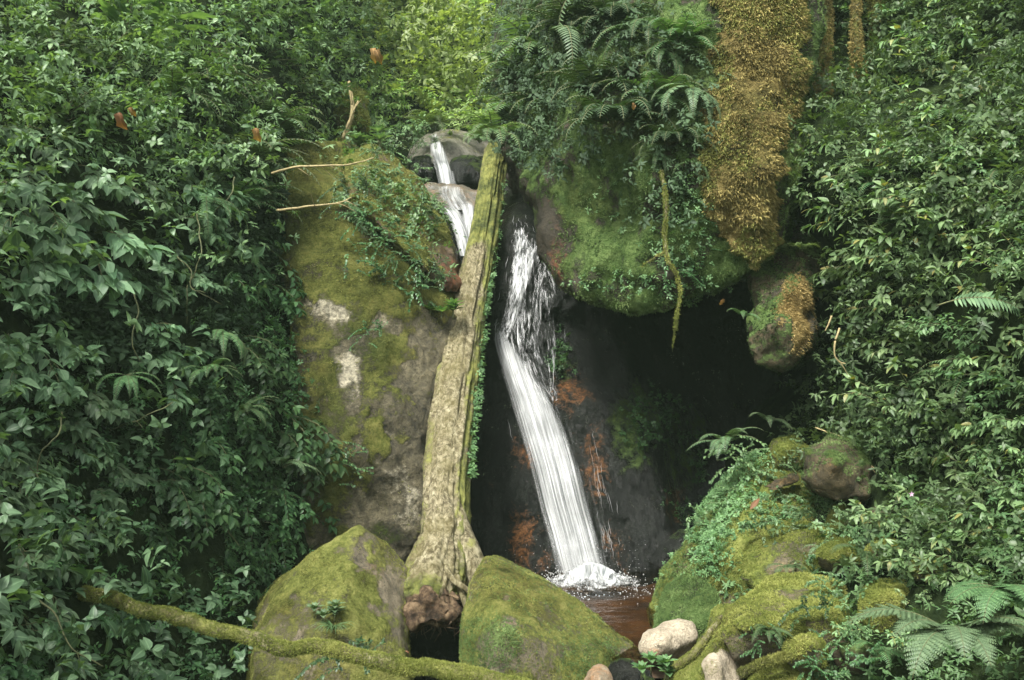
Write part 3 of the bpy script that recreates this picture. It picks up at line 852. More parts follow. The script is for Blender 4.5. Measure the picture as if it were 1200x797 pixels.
M['spray'] = water_mat('thin_water', .46, 16, 2.4, .4, 2.6, .3, lo=(.18, .19, .19), hi=(.46, .47, .46))
gfoam = G('foam')
gfoam.set(Base_Color=(.42, .43, .42), Roughness=.5)
M['foam'] = gfoam.m

M['froth'] = water_mat('froth', .42, 26, 26, .25)

def water_sheet(name, rows, mat, off, nu=26, nv=150, dens_edge=.15, dens=.6, depth=None, bulge=.05, seed=0):
    """rows: (px centre, py, half width px[, depth]); the sheet follows the rock a little way in front of it"""
    rows = np.array(rows, float)
    t = np.linspace(0, 1, nv)
    r = catmull(np.linspace(0, 1, len(rows)), rows, t)
    u = np.linspace(-1, 1, nu)
    px = r[:, 0:1] + u[None] * r[:, 2:3]; py = np.repeat(r[:, 1:2], nu, 1)
    d = WF.d[WF.idx(px, py)] if depth is None else np.repeat(r[:, 3:4], nu, 1)
    if depth is None:
        k = np.ones(25) / 25
        d = np.apply_along_axis(lambda c: np.convolve(np.pad(c, 12, 'edge'), k, 'valid'), 0, d)
        k = np.ones(7) / 7
        d = np.apply_along_axis(lambda c: np.convolve(np.pad(c, 3, 'edge'), k, 'valid'), 1, d)
    d = d - off - bulge * (1 - u[None] ** 2)
    V = np.stack([(px - CX) / F * d, d, CAMZ - (py - CY) / F * d], -1).reshape(-1, 3)
    V[:, 1] += .022 * fbm(V * np.array([12, 12, .9]), 1.5, 3, seed)
    kk = np.arange(nu * nv).reshape(nv, nu)
    T = np.stack([kk[:-1, :-1], kk[1:, :-1], kk[1:, 1:], kk[:-1, 1:]], -1).reshape(-1, 4)
    ue = np.repeat((1 - np.abs(u))[None], nv, 0)
    de = -.35 + (dens_edge + .35) * sstep(0, .16, ue) + (dens - dens_edge) * sstep(.05, .6, ue)
    de = de - .7 * (1 - sstep(0, .22, t))[:, None]
    uv = np.stack([np.repeat(((u + 1) / 2)[None], nv, 0) * (r[:, 2:3] / 30), np.repeat(t[:, None], nu, 1)], -1).reshape(-1, 2) + seed * 3.7
    return mesh_np(name, V, T, mat, {'dens': de.ravel()}, True, uv)

CH = [(591, 368, 6), (586, 392, 12), (599, 424, 19), (617, 460, 26), (634, 500, 31), (649, 545, 33), (661, 590, 34), (672, 630, 34), (684, 674, 35)]
VE = [(607, 250, 8), (612, 272, 15), (620, 300, 27), (619, 330, 33), (618, 365, 35), (618, 400, 35), (622, 440, 30), (640, 485, 22)]
fall = bpy.data.objects.new('waterfall', None); COL.objects.link(fall)
fall.location = (0.52, 7.1, 0)
tag(fall, 'white waterfall sliding down black rock into the brown pool', 'waterfall', kind='structure')
def wchild(name, me):
    o = link(name, me, fall); o.matrix_parent_inverse = Matrix.Translation(-Vector(fall.location)); return o
wchild('chute', water_sheet('chute', CH, M['chute'], .05, dens=.85, dens_edge=.3, seed=1))
wchild('chute', water_sheet('chute', [(a, b, c * .86) for a, b, c in CH], M['chute'], .10, dens=.62, dens_edge=.1, seed=2))
wchild('veil', water_sheet('veil', VE, M['veil'], .04, dens=.52, dens_edge=.3, seed=3))
wchild('chute', water_sheet('chute', [(590, 380, 6), (597, 415, 18), (620, 460, 29), (638, 500, 34), (654, 545, 38), (667, 590, 41), (677, 630, 43), (687, 674, 47)], M['spray'], .02, dens=.5, dens_edge=.38, seed=11))
wchild('veil', water_sheet('veil', [(606, 250, 8), (609, 275, 13), (614, 300, 20), (607, 340, 17), (596, 375, 14), (588, 400, 10)], M['veil'], .08, dens=.62, dens_edge=.2, seed=4))
wchild('veil', water_sheet('veil', [(628, 290, 10), (640, 320, 14), (645, 350, 12), (645, 400, 9), (648, 450, 8), (652, 490, 8)], M['veil'], .07, dens=.5, dens_edge=.2, seed=6))

def strands():
    a = Acc()
    def run(rows, n, off, wmin, wmax, lmin, lmax):
        rows = np.array(rows, float)
        for i in range(n):
            t0 = rng.random(); L = rng.uniform(lmin, lmax); t = np.linspace(t0, min(1, t0 + L), 9)
            r = catmull(np.linspace(0, 1, len(rows)), rows, t)
            u = rng.normal(0, .42) if rng.random() < .96 else rng.uniform(-1.15, 1.15)
            px = r[:, 0] + u * r[:, 2] + np.cumsum(rng.normal(0, .5, 9)); py = r[:, 1]
            d = WF.d[WF.idx(px, py)]; d = np.convolve(np.pad(d, 2, 'edge'), np.ones(5) / 5, 'valid') - off - rng.uniform(0, .07)
            a.tube(np.stack([(px - CX) / F * d, d, CAMZ - (py - CY) / F * d], 1), np.sin(np.linspace(.15, 3.0, 9)) * rng.uniform(wmin, wmax), 3, rng.random())
    run(CH, 40, .06, .0006, .0014, .03, .09)
    run(VE, 70, .05, .0007, .0018, .02, .07)
    run([(690, 500, 16), (702, 560, 14), (712, 620, 16), (722, 665, 14)], 26, .012, .0006, .0014, .05, .2)
    run([(646, 310, 6), (650, 350, 4), (650, 420, 3), (652, 470, 8)], 6, .08, .001, .002, .1, .3)
    wchild('strands', a.mesh('strands', M['foam']))
strands()

def foam():
    a = Acc()
    oct_ = (np.array([(1, 0, 0), (-1, 0, 0), (0, 1, 0), (0, -1, 0), (0, 0, 1), (0, 0, -1)], float), np.array([(0, 2, 4), (2, 1, 4), (1, 3, 4), (3, 0, 4), (2, 0, 5), (1, 2, 5), (3, 1, 5), (0, 3, 5)]), np.ones(6), np.zeros(6))
    n = 2600
    x = rng.normal(.52, .13, n); y = rng.normal(6.98, .10, n); z = np.abs(rng.normal(0, .03, n))
    a.add(oct_, np.stack([x, y, z], 1), (0, 1, 0), (0, 0, 1), rng.uniform(.002, .006, n), .5)
    n = 500                                                       # flecks drifting out over the pool
    x = .52 + rng.exponential(.22, n) * rng.choice((-.7, 1.4), n); y = 6.98 - np.abs(rng.normal(0, .22, n)); z = np.full(n, .004)
    a.add(oct_, np.stack([x, y, z], 1), (0, 1, 0), (0, 0, 1), rng.uniform(.002, .006, n), .5)
    n = 260                                                       # flying drops
    a.add(oct_, np.stack([rng.normal(.52, .22, n), rng.normal(6.95, .12, n), rng.uniform(.02, .3, n)], 1), (0, 1, 0), (0, 0, 1), rng.uniform(.001, .003, n), .5)
    wchild('foam', a.mesh('foam', M['foam']))
    nr, nt = 26, 64                                               # torn foam lying on the pool
    rr, tt = np.meshgrid(np.linspace(0, 1, nr), np.linspace(0, 2 * math.pi, nt))
    V = np.stack([.55 + rr * np.cos(tt) * .50, 6.92 + rr * np.sin(tt) * .34, .012 + .09 * np.exp(-(rr / .45) ** 2) * (1 + .6 * np.sin(tt * 5 + rr * 9))], -1).reshape(-1, 3)
    V[:, 2] += .012 * fbm(V, 14, 3, 5)
    k = np.arange(nr * nt).reshape(nt, nr)
    T = np.stack([k[:-1, :-1], k[:-1, 1:], k[1:, 1:], k[1:, :-1]], -1).reshape(-1, 4)
    wchild('foam', mesh_np('foam', V, T, M['froth'], {'dens': (1.15 - 1.1 * rr ** .8).ravel()}, True, V[:, :2] * 1.0))
foam()

# upper cascade steps far behind the log
def upper_sheet(rows, dens, seed, w=1): 
    wchild('cascade', water_sheet('cascade', rows, M['chute'], 0, nv=40, nu=14, depth=True, dens=dens, dens_edge=.25, bulge=.06, seed=seed))
upper_sheet([(508, 152, 4, 11.7), (510, 166, 8, 11.1), (514, 182, 11, 10.7), (520, 198, 12, 10.5), (525, 220, 13, 10.1)], .85, 7)
upper_sheet([(522, 240, 11, 9.2), (532, 252, 12, 8.95), (540, 270, 11, 8.75), (546, 300, 9, 8.6)], .85, 8)
upper_sheet([(546, 232, 11, 9.3), (549, 250, 10, 9.0), (549, 275, 9, 8.75), (549, 305, 7, 8.6)], .8, 9)
upper_sheet([(525, 213, 12, 9.85), (529, 224, 17, 9.55), (534, 236, 17, 9.25), (538, 246, 15, 9.1)], .62, 12)
upper_sheet([(500, 214, 8, 10.0), (512, 222, 12, 9.9), (528, 230, 12, 9.8), (540, 238, 10, 9.6)], .42, 10)

# ================================================================== ROCKS
rock('rock_slab', [pts((335, 172, 8.3), (400, 160, 8.6), (352, 300, 7.5), (350, 450, 6.95), (345, 600, 6.8), (360, 740, 6.9), (430, 480, 6.75), (420, 600, 6.75), (440, 680, 6.85),
                       (470, 330, 7.4), (540, 385, 7.5), (525, 480, 7.2), (505, 640, 6.95), (490, 740, 7.0),
                       (335, 172, 10), (420, 165, 10), (540, 385, 9.2), (505, 740, 8.4), (360, 740, 8.4), (300, 600, 8.4))],
     'slab', 'large leaning rock slab with olive moss and pale bare patches beside the fallen log', vox=.024, moss=.72, amp=.13, freq=1.9, seed=5, up_moss=.3,
     spots=[(375, 250, 50, 110, 1.0), (400, 480, 44, 90, .9), (430, 330, 50, 50, .95), (505, 400, 40, 50, .1), (490, 490, 36, 60, .15), (474, 600, 36, 60, .25), (440, 560, 22, 40, .45), (445, 622, 40, 34, .45)], gspots=[(450, 640, 50, 44, 1), (425, 400, 46, 40, .75), (395, 480, 34, 44, .6), (360, 560, 36, 60, .8), (345, 250, 14, 60, .5)],  # deep green moss spots; the one at the slab foot also paints shade
     tspots=[(390, 360, 32, 24, 1), (405, 437, 22, 32, 1), (440, 375, 24, 14, .5), (462, 560, 24, 24, .7), (485, 585, 22, 16, .6), (440, 515, 24, 24, .6), (478, 610, 24, 24, .5), (415, 470, 20, 20, .5)],
     fuzz=[dict(n=20000, size=.014, mat='fz_olive', keep=lambda c, n: (sstep(-.3, .15, fbm(c, 3.5, 3, 33)) * blobs(*proj(c), 1, [(500, 400, 45, 60, .0), (480, 520, 48, 100, .02), (445, 640, 60, 60, .05), (388, 360, 26, 18, .0), (405, 437, 18, 24, .0), (450, 560, 34, 40, .1)])))])
# bare pale patches: lower the moss there
o = bpy.data.objects['rock_slab']; V = verts_of(o.data); qx, qy = proj(V)
mo = np.empty(len(V), np.float32); o.data.attributes['moss'].data.foreach_get('value', mo)
set_attr(o.data, 'moss', blobs(qx, qy, 0, []) + mo - .75 * blobs(qx, qy, 0, [(388, 360, 26, 18, .9), (405, 437, 18, 26, .9), (430, 505, 18, 14, .6), (462, 560, 20, 22, .9), (440, 375, 16, 10, .6), (445, 590, 14, 22, .7), (415, 470, 20, 20, .5)], (0, 1.5)))

rock('rock_shelf', [pts((400, 190, 8.0), (440, 172, 8.8), (490, 210, 8.7), (530, 290, 8.1), (545, 345, 7.85), (526, 338, 7.55), (470, 290, 7.35), (412, 232, 7.45),
                        (400, 190, 10), (488, 212, 10.0), (535, 305, 9.2), (545, 350, 9.0), (430, 260, 9.6))],
     'shelf', 'sloping mossy rock shelf with a wet red-brown lip above the leaning slab', vox=.03, moss=.75, amp=.07, seed=6,
     spots=[(538, 320, 26, 40, .0), (545, 280, 14, 40, .2)], tspots=[(535, 325, 26, 30, .9)],
     fuzz=[dict(n=7000, size=.02, mat='fz_olive', keep=lambda c, n: blobs(*proj(c), 1, [(538, 315, 30, 55, 0)]))])

rock('overhang_boulder', [pts((588, -260, 9.2), (588, 120, 8.7), (592, 185, 8.4), (612, 232, 7.9), (640, 290, 7.35), (680, 343, 6.95), (735, 356, 6.7), (790, 356, 6.55), (850, 335, 6.35), (905, 310, 6.3), (945, 180, 6.35), (955, -260, 6.9),
                              (760, 230, 6.3), (720, 150, 6.5), (840, 150, 6.2), (900, 200, 6.15), (890, 60, 6.35), (850, 50, 6.4), (700, 40, 7.1), (640, 150, 7.5), (640, 30, 8.0),
                              (600, -260, 11.5), (600, 200, 10.2), (700, 300, 9.4), (850, 300, 9.2), (950, 200, 9), (950, -260, 11))],
     'over', 'huge moss-covered boulder overhanging the dark hollow beside the waterfall', vox=.036, moss=.8, amp=.2, freq=1.5, seed=8, fine=.016, up_moss=.1, cat='boulder',
     spots=[(640, 270, 26, 60, .2), (665, 330, 22, 30, .3), (600, 200, 20, 60, .2)], tspots=[(655, 300, 16, 50, .8)],
     fuzz=[dict(n=46000, size=.02, mat='fz_green', hang=.35, keep=lambda c, n: blobs(*proj(c), 1, [(628, 260, 30, 70, .0), (660, 335, 20, 20, .2)]) * (c[:, 1] < 8.6))])

rock('hanging_rock', [pts((872, 390, 6.2), (890, 345, 6.3), (935, 330, 6.3), (958, 350, 6.4), (950, 400, 6.2), (915, 432, 6.1), (885, 425, 6.1), (910, 380, 5.95),
                          (880, 300, 7.0), (960, 300, 7.0), (950, 400, 6.9), (890, 420, 6.8), (900, 250, 7.3), (960, 250, 7.3))],
     'brownrock', 'lump of mossy rock hanging into the mouth of the dark hollow', vox=.022, moss=.45, amp=.15, freq=3.2, seed=9,
     fuzz=[dict(n=5500, size=.024, mat='fz_tan', hang=1.2, keep=lambda c, n: blobs(*proj(c), 0, [(932, 368, 20, 40, 1)], (.1, 1.3)) * sstep(-.3, .1, fbm(c, 6, 3, 4))),
           dict(n=2500, size=.02, mat='fz_dimmed', hang=.6, keep=lambda c, n: blobs(*proj(c), .5, [(930, 372, 22, 44, 0)])), dict(n=1800, size=.02, mat='fz_green', hang=.6, keep=lambda c, n: sstep(.0, .3, fbm(c, 5, 3, 14)))])

rock('boulder', [pts((290, 860, 5.0), (300, 745, 5.25), (322, 695, 5.45), (362, 648, 5.6), (420, 616, 5.75), (452, 640, 5.85), (478, 668, 5.9), (468, 735, 5.4), (478, 860, 5.0), (400, 720, 5.15), (380, 860, 4.9),
                     (300, 700, 6.6), (420, 622, 6.7), (480, 690, 6.6), (480, 860, 6.3), (290, 860, 6.3))],
     'boulder', 'moss-covered boulder with a peaked top wedged beside the foot of the log', vox=.016, moss=.76, amp=.03, freq=2.6, seed=12, cat='boulder', smooth=0, fine=.006, cushion=.009,
     spots=[(460, 690, 16, 26, .0), (425, 650, 16, 26, .35)], tspots=[(440, 665, 20, 16, .8), (425, 690, 12, 16, .6)],
     fuzz=[dict(n=26000, size=.0105, mat='fz_olive', keep=lambda c, n: sstep(-.35, .1, fbm(c, 5, 3, 31)) * blobs(*proj(c), 1, [(458, 692, 18, 28, 0), (428, 650, 18, 22, .2)]))])
rock('boulder', [pts((545, 860, 4.95), (542, 740, 5.15), (551, 683, 5.45), (569, 651, 5.75), (612, 665, 5.85), (662, 697, 5.6), (749, 766, 5.5), (742, 860, 5.1), (592, 744, 4.82), (640, 860, 4.75),
                     (585, 655, 6.2), (680, 705, 6.3), (760, 780, 6.1), (740, 860, 6.1), (545, 860, 6.1), (548, 700, 6.2))],
     'boulder', 'wedge-shaped mossy boulder sloping down to the brown pool', vox=.016, moss=.76, amp=.022, freq=2.6, seed=13, cat='boulder', smooth=0, fine=.006, cushion=.009,
     spots=[(640, 688, 22, 7, .2), (594, 702, 7, 9, .1), (598, 730, 10, 8, .1), (570, 655, 20, 6, .3), (740, 775, 16, 20, .2)], tspots=[(594, 702, 8, 10, 1), (598, 730, 10, 8, .9)],
     fuzz=[dict(n=22000, size=.0105, mat='fz_olive', keep=lambda c, n: sstep(-.35, .1, fbm(c, 5, 3, 32)) * blobs(*proj(c), 1, [(594, 702, 8, 10, 0), (598, 730, 10, 8, 0), (640, 688, 24, 6, .15), (570, 756, 40, 40, .25)])),
           dict(n=9000, size=.013, mat='fz_green', keep=lambda c, n: blobs(*proj(c), .05, [(575, 755, 42, 36, 1), (690, 770, 40, 30, .5)]))])

LIME = lambda n, keep=None, size=.014, mat='fz_lime': [dict(n=n, size=size, mat=mat, keep=keep)]
rock('moss_mound', [pts((770, 725, 6.0), (782, 690, 6.1), (808, 655, 6.3), (832, 592, 6.5), (880, 530, 6.6), (935, 555, 6.3), (968, 610, 6.1), (965, 680, 5.7), (900, 715, 5.45), (840, 735, 5.6), (860, 640, 5.75), (915, 630, 5.7),
                        (770, 740, 7), (860, 560, 7.4), (960, 570, 7.2), (980, 760, 6.5), (800, 770, 6.2))],
     'mound', 'big lime-green moss mound rising steeply from the pool edge', vox=.024, moss=.7, amp=.14, freq=2.2, seed=14, smooth=2, cat='rock',
     spots=[(918, 668, 20, 14, .1), (820, 700, 6, 40, .15)], tspots=[(918, 668, 22, 16, .9)],
     fuzz=LIME(22000, lambda c, n: blobs(*proj(c), 1, [(918, 668, 20, 14, 0), (800, 700, 26, 50, .15)])) + [dict(n=9000, size=.02, mat='fz_green', keep=lambda c, n: blobs(*proj(c), .05, [(800, 695, 34, 55, 1), (835, 620, 24, 50, .8)]))])
rock('moss_rock', [pts((770, 735, 5.75), (776, 700, 5.9), (800, 672, 6.0), (835, 680, 5.75), (842, 715, 5.45), (815, 735, 5.45), (775, 760, 5.7), (840, 760, 5.4), (800, 690, 6.5), (840, 700, 6.3))],
     'over', 'dark green rounded rock dipping into the pool below the moss mound', vox=.022, moss=.85, amp=.04, seed=15, fuzz=LIME(7000, None, .016, 'fz_green'))
rock('rock_slab', [pts((845, 745, 4.75), (850, 712, 4.9), (905, 678, 5.2), (950, 672, 5.25), (985, 690, 5.15), (1002, 735, 4.9), (960, 720, 4.75), (900, 735, 4.65), (860, 770, 4.7), (1000, 780, 4.85),
                       (860, 740, 5.5), (990, 720, 5.6), (1000, 800, 5.3), (870, 800, 5.1))],
     'mound', 'flat-topped lime moss slab with a bare grey ridge below the moss mound', vox=.018, moss=.7, amp=.05, freq=2.8, seed=16, smooth=1,
     spots=[(930, 694, 26, 10, .1), (905, 715, 16, 8, .3)], fuzz=LIME(14000, lambda c, n: blobs(*proj(c), 1, [(930, 694, 26, 9, .05)]) * (n[:, 2] > -.1)))
rock('moss_rock', [pts((1005, 715, 4.75), (1012, 690, 4.9), (1045, 681, 5.0), (1075, 684, 4.95), (1082, 715, 4.8), (1070, 745, 4.7), (1025, 745, 4.65), (1040, 700, 4.6), (1010, 740, 5.2), (1080, 720, 5.3), (1050, 770, 4.9))],
     'mound', 'small round lime moss rock behind the big fern', vox=.02, moss=.75, amp=.04, freq=3, seed=17, spots=[(1040, 700, 14, 18, .35)], fuzz=LIME(9000))
rock('brown_boulder', [pts((935, 560, 5.60), (942, 525, 5.70), (970, 505, 5.80), (1000, 512, 5.75), (1020, 545, 5.65), (1016, 582, 5.50), (985, 592, 5.45), (955, 580, 5.50), (975, 545, 5.35), (950, 570, 6.30), (1015, 560, 6.30), (980, 515, 6.40))],
     'brownrock', 'bare brown boulder with thin green moss on top of the slope', vox=.018, moss=.42, amp=.05, freq=2.4, seed=18, cat='boulder', smooth=1, tspots=[(975, 545, 24, 20, .5)], fuzz=LIME(1500, lambda c, n: n[:, 2] > .35, .016, 'fz_green'))
rock('moss_rock', [pts((900, 535, 6.35), (905, 512, 6.45), (930, 508, 6.5), (945, 525, 6.4), (938, 548, 6.3), (910, 548, 6.3), (920, 525, 6.2), (920, 540, 6.9))],
     'mound', 'small mossy stone tucked against the bare brown boulder', vox=.02, moss=.7, amp=.03, freq=3, seed=19, fuzz=LIME(3000))
rock('moss_rock', [pts((968, 612, 5.75), (975, 592, 5.85), (1000, 592, 5.85), (1012, 606, 5.75), (1000, 622, 5.65), (975, 622, 5.65), (990, 605, 5.6), (990, 610, 6.1))],
     'mound', 'little mossy stone under the bare brown boulder', vox=.018, moss=.7, amp=.03, freq=3.5, seed=20, fuzz=LIME(3000))
rock('moss_ledge', [pts((950, 640, 5.6), (965, 622, 5.75), (1030, 620, 5.6), (1062, 632, 5.45), (1050, 668, 5.3), (1000, 690, 5.3), (960, 680, 5.4), (1000, 640, 5.4), (960, 650, 6.2), (1060, 650, 6.0), (1040, 720, 5.5), (970, 720, 5.6))],
     'mound', 'yellow-green moss ledge between the moss mound and the leafy bank', vox=.024, moss=.75, amp=.06, freq=2.4, seed=22, fuzz=LIME(9000, lambda c, n: n[:, 2] > -.1))
rock('moss_block', [pts((866, 676, 5.45), (876, 634, 5.7), (925, 612, 5.85), (972, 616, 5.75), (988, 648, 5.5), (965, 690, 5.3), (900, 696, 5.28), (932, 636, 5.48), (880, 650, 6.2), (980, 640, 6.2), (930, 700, 6.0))],
     'mound', 'broad lime moss block in the middle of the slope', vox=.02, moss=.75, amp=.05, freq=3, seed=61, smooth=1, spots=[(918, 668, 18, 12, .15)], tspots=[(918, 668, 18, 14, .8)], fuzz=LIME(9000, lambda c, n: sstep(-.4, .05, fbm(c, 5, 3, 34)) * blobs(*proj(c), 1, [(918, 668, 18, 13, 0)])))
for i, (px, py, w, h, d, m, lb) in enumerate([(1030, 608, 22, 16, 5.45, 'brownrock', 'dull brown stone at the foot of the bare brown boulder'),
        (985, 655, 34, 18, 5.25, 'mound', 'mossy block in front of the moss ledge'), (1035, 648, 26, 18, 5.1, 'mound', 'yellow moss block on the leafy end of the moss ledge'), 
        (945, 765, 30, 24, 4.6, 'boulder', 'mossy block below the flat moss slab'), (1000, 770, 26, 26, 4.65, 'brownrock', 'shadowed brown stone under the corner of the flat moss slab'), (880, 735, 24, 20, 4.72, 'boulder', 'mossy chunk between the rock rib and the flat slab'), (1090, 668, 24, 18, 4.75, 'mound', 'moss lump among herbs behind the big fern')]):
    r_ = np.random.default_rng(900 + i)
    hp = [P(px + w * math.cos(t) * r_.uniform(.75, 1.1), py + h * math.sin(t) * r_.uniform(.75, 1.1), d + r_.uniform(-.02, .12)) for t in np.linspace(0, 6.283, 8)[:-1]]
    hp += [P(px + r_.uniform(-.4, .4) * w, py + r_.uniform(-.5, .1) * h, d - .13), P(px + .2 * w, py + .2 * h, d - .08), P(px - .4 * w, py + .1 * h, d + .45), P(px + .5 * w, py, d + .45)]
    rock('mossy_stone' if m != 'brownrock' else 'brown_stone', [hp], m, lb, vox=.016, moss=.6 if m != 'brownrock' else .25, amp=.025, freq=4, seed=910 + i, smooth=1, cat='stone', fuzz=LIME(2200, lambda c, n: n[:, 2] > -.2) if m != 'brownrock' else None)

rock('pale_stone', [pts((751, 760, 5.3), (756, 742, 5.4), (785, 728, 5.5), (812, 728, 5.45), (816, 745, 5.35), (790, 758, 5.25), (765, 768, 5.2), (780, 745, 5.2), (760, 775, 5.5), (810, 770, 5.5))],
     'pale', 'pale cream stone at the edge of the brown pool', vox=.018, moss=.02, amp=.03, freq=2.5, seed=23, tspots=[(768, 765, 20, 7, .9)], up_moss=0, cat='stone')
rock('pale_stone', [pts((808, 860, 4.7), (812, 770, 4.85), (824, 744, 4.95), (845, 740, 4.95), (862, 765, 4.85), (872, 860, 4.7), (838, 780, 4.65), (820, 800, 5.2), (862, 800, 5.2))],
     'pale', 'upright pale granite stone under the flat moss slab', vox=.018, moss=.08, amp=.03, freq=2.5, seed=24, up_moss=0, cat='stone')
rock('moss_rock', [pts((770, 860, 4.75), (785, 790, 4.95), (820, 745, 5.1), (850, 708, 5.2), (868, 718, 5.0), (840, 752, 4.8), (812, 800, 4.65), (805, 860, 4.6), (830, 760, 5.4), (790, 860, 5.2))],
     'mound', 'narrow mossy rock rib running down between the two pale stones', vox=.02, moss=.75, amp=.04, freq=3, seed=25, fuzz=LIME(9000))
rock('moss_rock', [pts((868, 860, 4.6), (872, 800, 4.75), (930, 755, 4.9), (972, 765, 4.85), (980, 860, 4.6), (920, 800, 4.6), (900, 800, 5.1), (970, 800, 5.1))],
     'mound', 'low mossy rock with a root across it under the flat slab', vox=.02, moss=.65, amp=.05, freq=3, seed=26, fuzz=LIME(8000))
rock('brown_rock', [pts((975, 860, 4.6), (985, 780, 4.9), (1010, 745, 5.05), (1050, 750, 4.95), (1062, 860, 4.6), (1020, 800, 4.7), (1000, 800, 5.3), (1060, 800, 5.2))],
     'brownrock', 'dim brown rock in the gap below the round moss rock', vox=.022, moss=.3, amp=.05, seed=27, tint=.3)
rock('orange_stone', [pts((684, 800, 4.95), (690, 785, 5.0), (703, 783, 5.05), (714, 792, 5.0), (716, 810, 4.9), (690, 815, 4.9), (700, 795, 4.85), (700, 800, 5.15))],
     'pale', 'small orange-brown stone in front of the wedge-shaped boulder', vox=.012, moss=.0, amp=.015, freq=5, seed=28, tint=.75, up_moss=0, cat='stone')
rock('dark_stone', [pts((755, 660, 7.0), (770, 630, 7.15), (800, 622, 7.2), (828, 635, 7.2), (830, 670, 7.0), (790, 672, 6.9), (790, 645, 6.85), (800, 650, 7.6))],
     'wet', 'low black wet stone where the pool meets the moss mound', vox=.022, moss=.1, amp=.05, freq=3, seed=29, cat='stone')

rock('dark_stone', [pts((462, 800, 5.9), (470, 742, 6.05), (505, 728, 6.2), (548, 735, 6.1), (552, 800, 5.9), (505, 760, 5.95), (480, 790, 6.6), (545, 740, 6.6))],  # added stone that blocks light so the hole under the log stays black
     'wet', 'made-up black stone darkening the gap under the log foot', vox=.022, moss=.0, amp=.05, freq=3, seed=30, cat='stone', up_moss=0)

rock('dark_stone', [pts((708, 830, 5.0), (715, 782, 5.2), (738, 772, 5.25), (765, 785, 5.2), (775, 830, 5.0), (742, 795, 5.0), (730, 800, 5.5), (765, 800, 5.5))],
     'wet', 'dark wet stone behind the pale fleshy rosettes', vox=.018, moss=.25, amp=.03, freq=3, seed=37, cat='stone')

# upper stream rocks
rock('stream_rock', [pts((478, 182, 11.4), (492, 160, 12.0), (530, 150, 12.6), (575, 160, 12.4), (580, 196, 11.4), (540, 196, 11.1), (500, 190, 11.0), (530, 165, 11.3), (480, 215, 12), (580, 215, 12))],
     'stream', 'pale wet bedrock at the head of the stream', vox=.04, moss=.1, amp=.06, seed=31, tspots=[(530, 142, 30, 6, .6), (545, 165, 24, 10, .3)], up_moss=.1)
rock('black_boulder', [pts((527, 205, 10.5), (528, 188, 10.6), (545, 181, 10.7), (568, 185, 10.6), (572, 205, 10.4), (560, 217, 10.3), (535, 216, 10.3), (548, 198, 10.2), (550, 200, 11.0))],
     'wet', 'rounded black boulder in the stream above the log', vox=.03, moss=.3, amp=.03, seed=32, cat='boulder', up_moss=.2)
rock('black_rock', [pts((476, 200, 10.6), (485, 182, 10.7), (505, 180, 10.7), (512, 200, 10.5), (510, 215, 10.4), (485, 212, 10.3), (495, 195, 10.2), (495, 200, 11))],
     'wet', 'black rock shouldering the small upper cascade', vox=.03, moss=.2, amp=.04, seed=33)
rock('brown_rock', [pts((490, 228, 9.9), (500, 212, 10.2), (540, 214, 10.1), (570, 222, 9.9), (572, 240, 9.6), (545, 245, 9.4), (515, 242, 9.4), (530, 228, 9.5), (530, 250, 10), (570, 260, 10), (500, 260, 10))],
     'stream', 'wet red-brown ledge crossing the stream under the black boulder', vox=.028, moss=.05, amp=.06, freq=3, seed=34, tint=.55, up_moss=0)
rock('black_rock', [pts((510, 262, 9.5), (518, 240, 9.7), (550, 240, 9.5), (578, 246, 9.4), (575, 330, 8.9), (540, 335, 8.8), (520, 300, 9.1), (530, 260, 10), (575, 300, 9.8))],
     'wet', 'dark streaming rock step beneath the red-brown ledge', vox=.03, moss=.05, amp=.05, freq=3, seed=35, up_moss=0)
rock('moss_boulder', [pts((385, 150, 10.4), (392, 118, 10.6), (410, 98, 10.8), (428, 110, 10.8), (430, 150, 10.4), (405, 130, 10.2), (410, 150, 11.3), (410, 110, 11.3))],
     'mound', 'distant round moss boulder half hidden among the shrubs', vox=.04, moss=.8, amp=.06, seed=36, cat='boulder', fuzz=LIME(2500, None, .03))

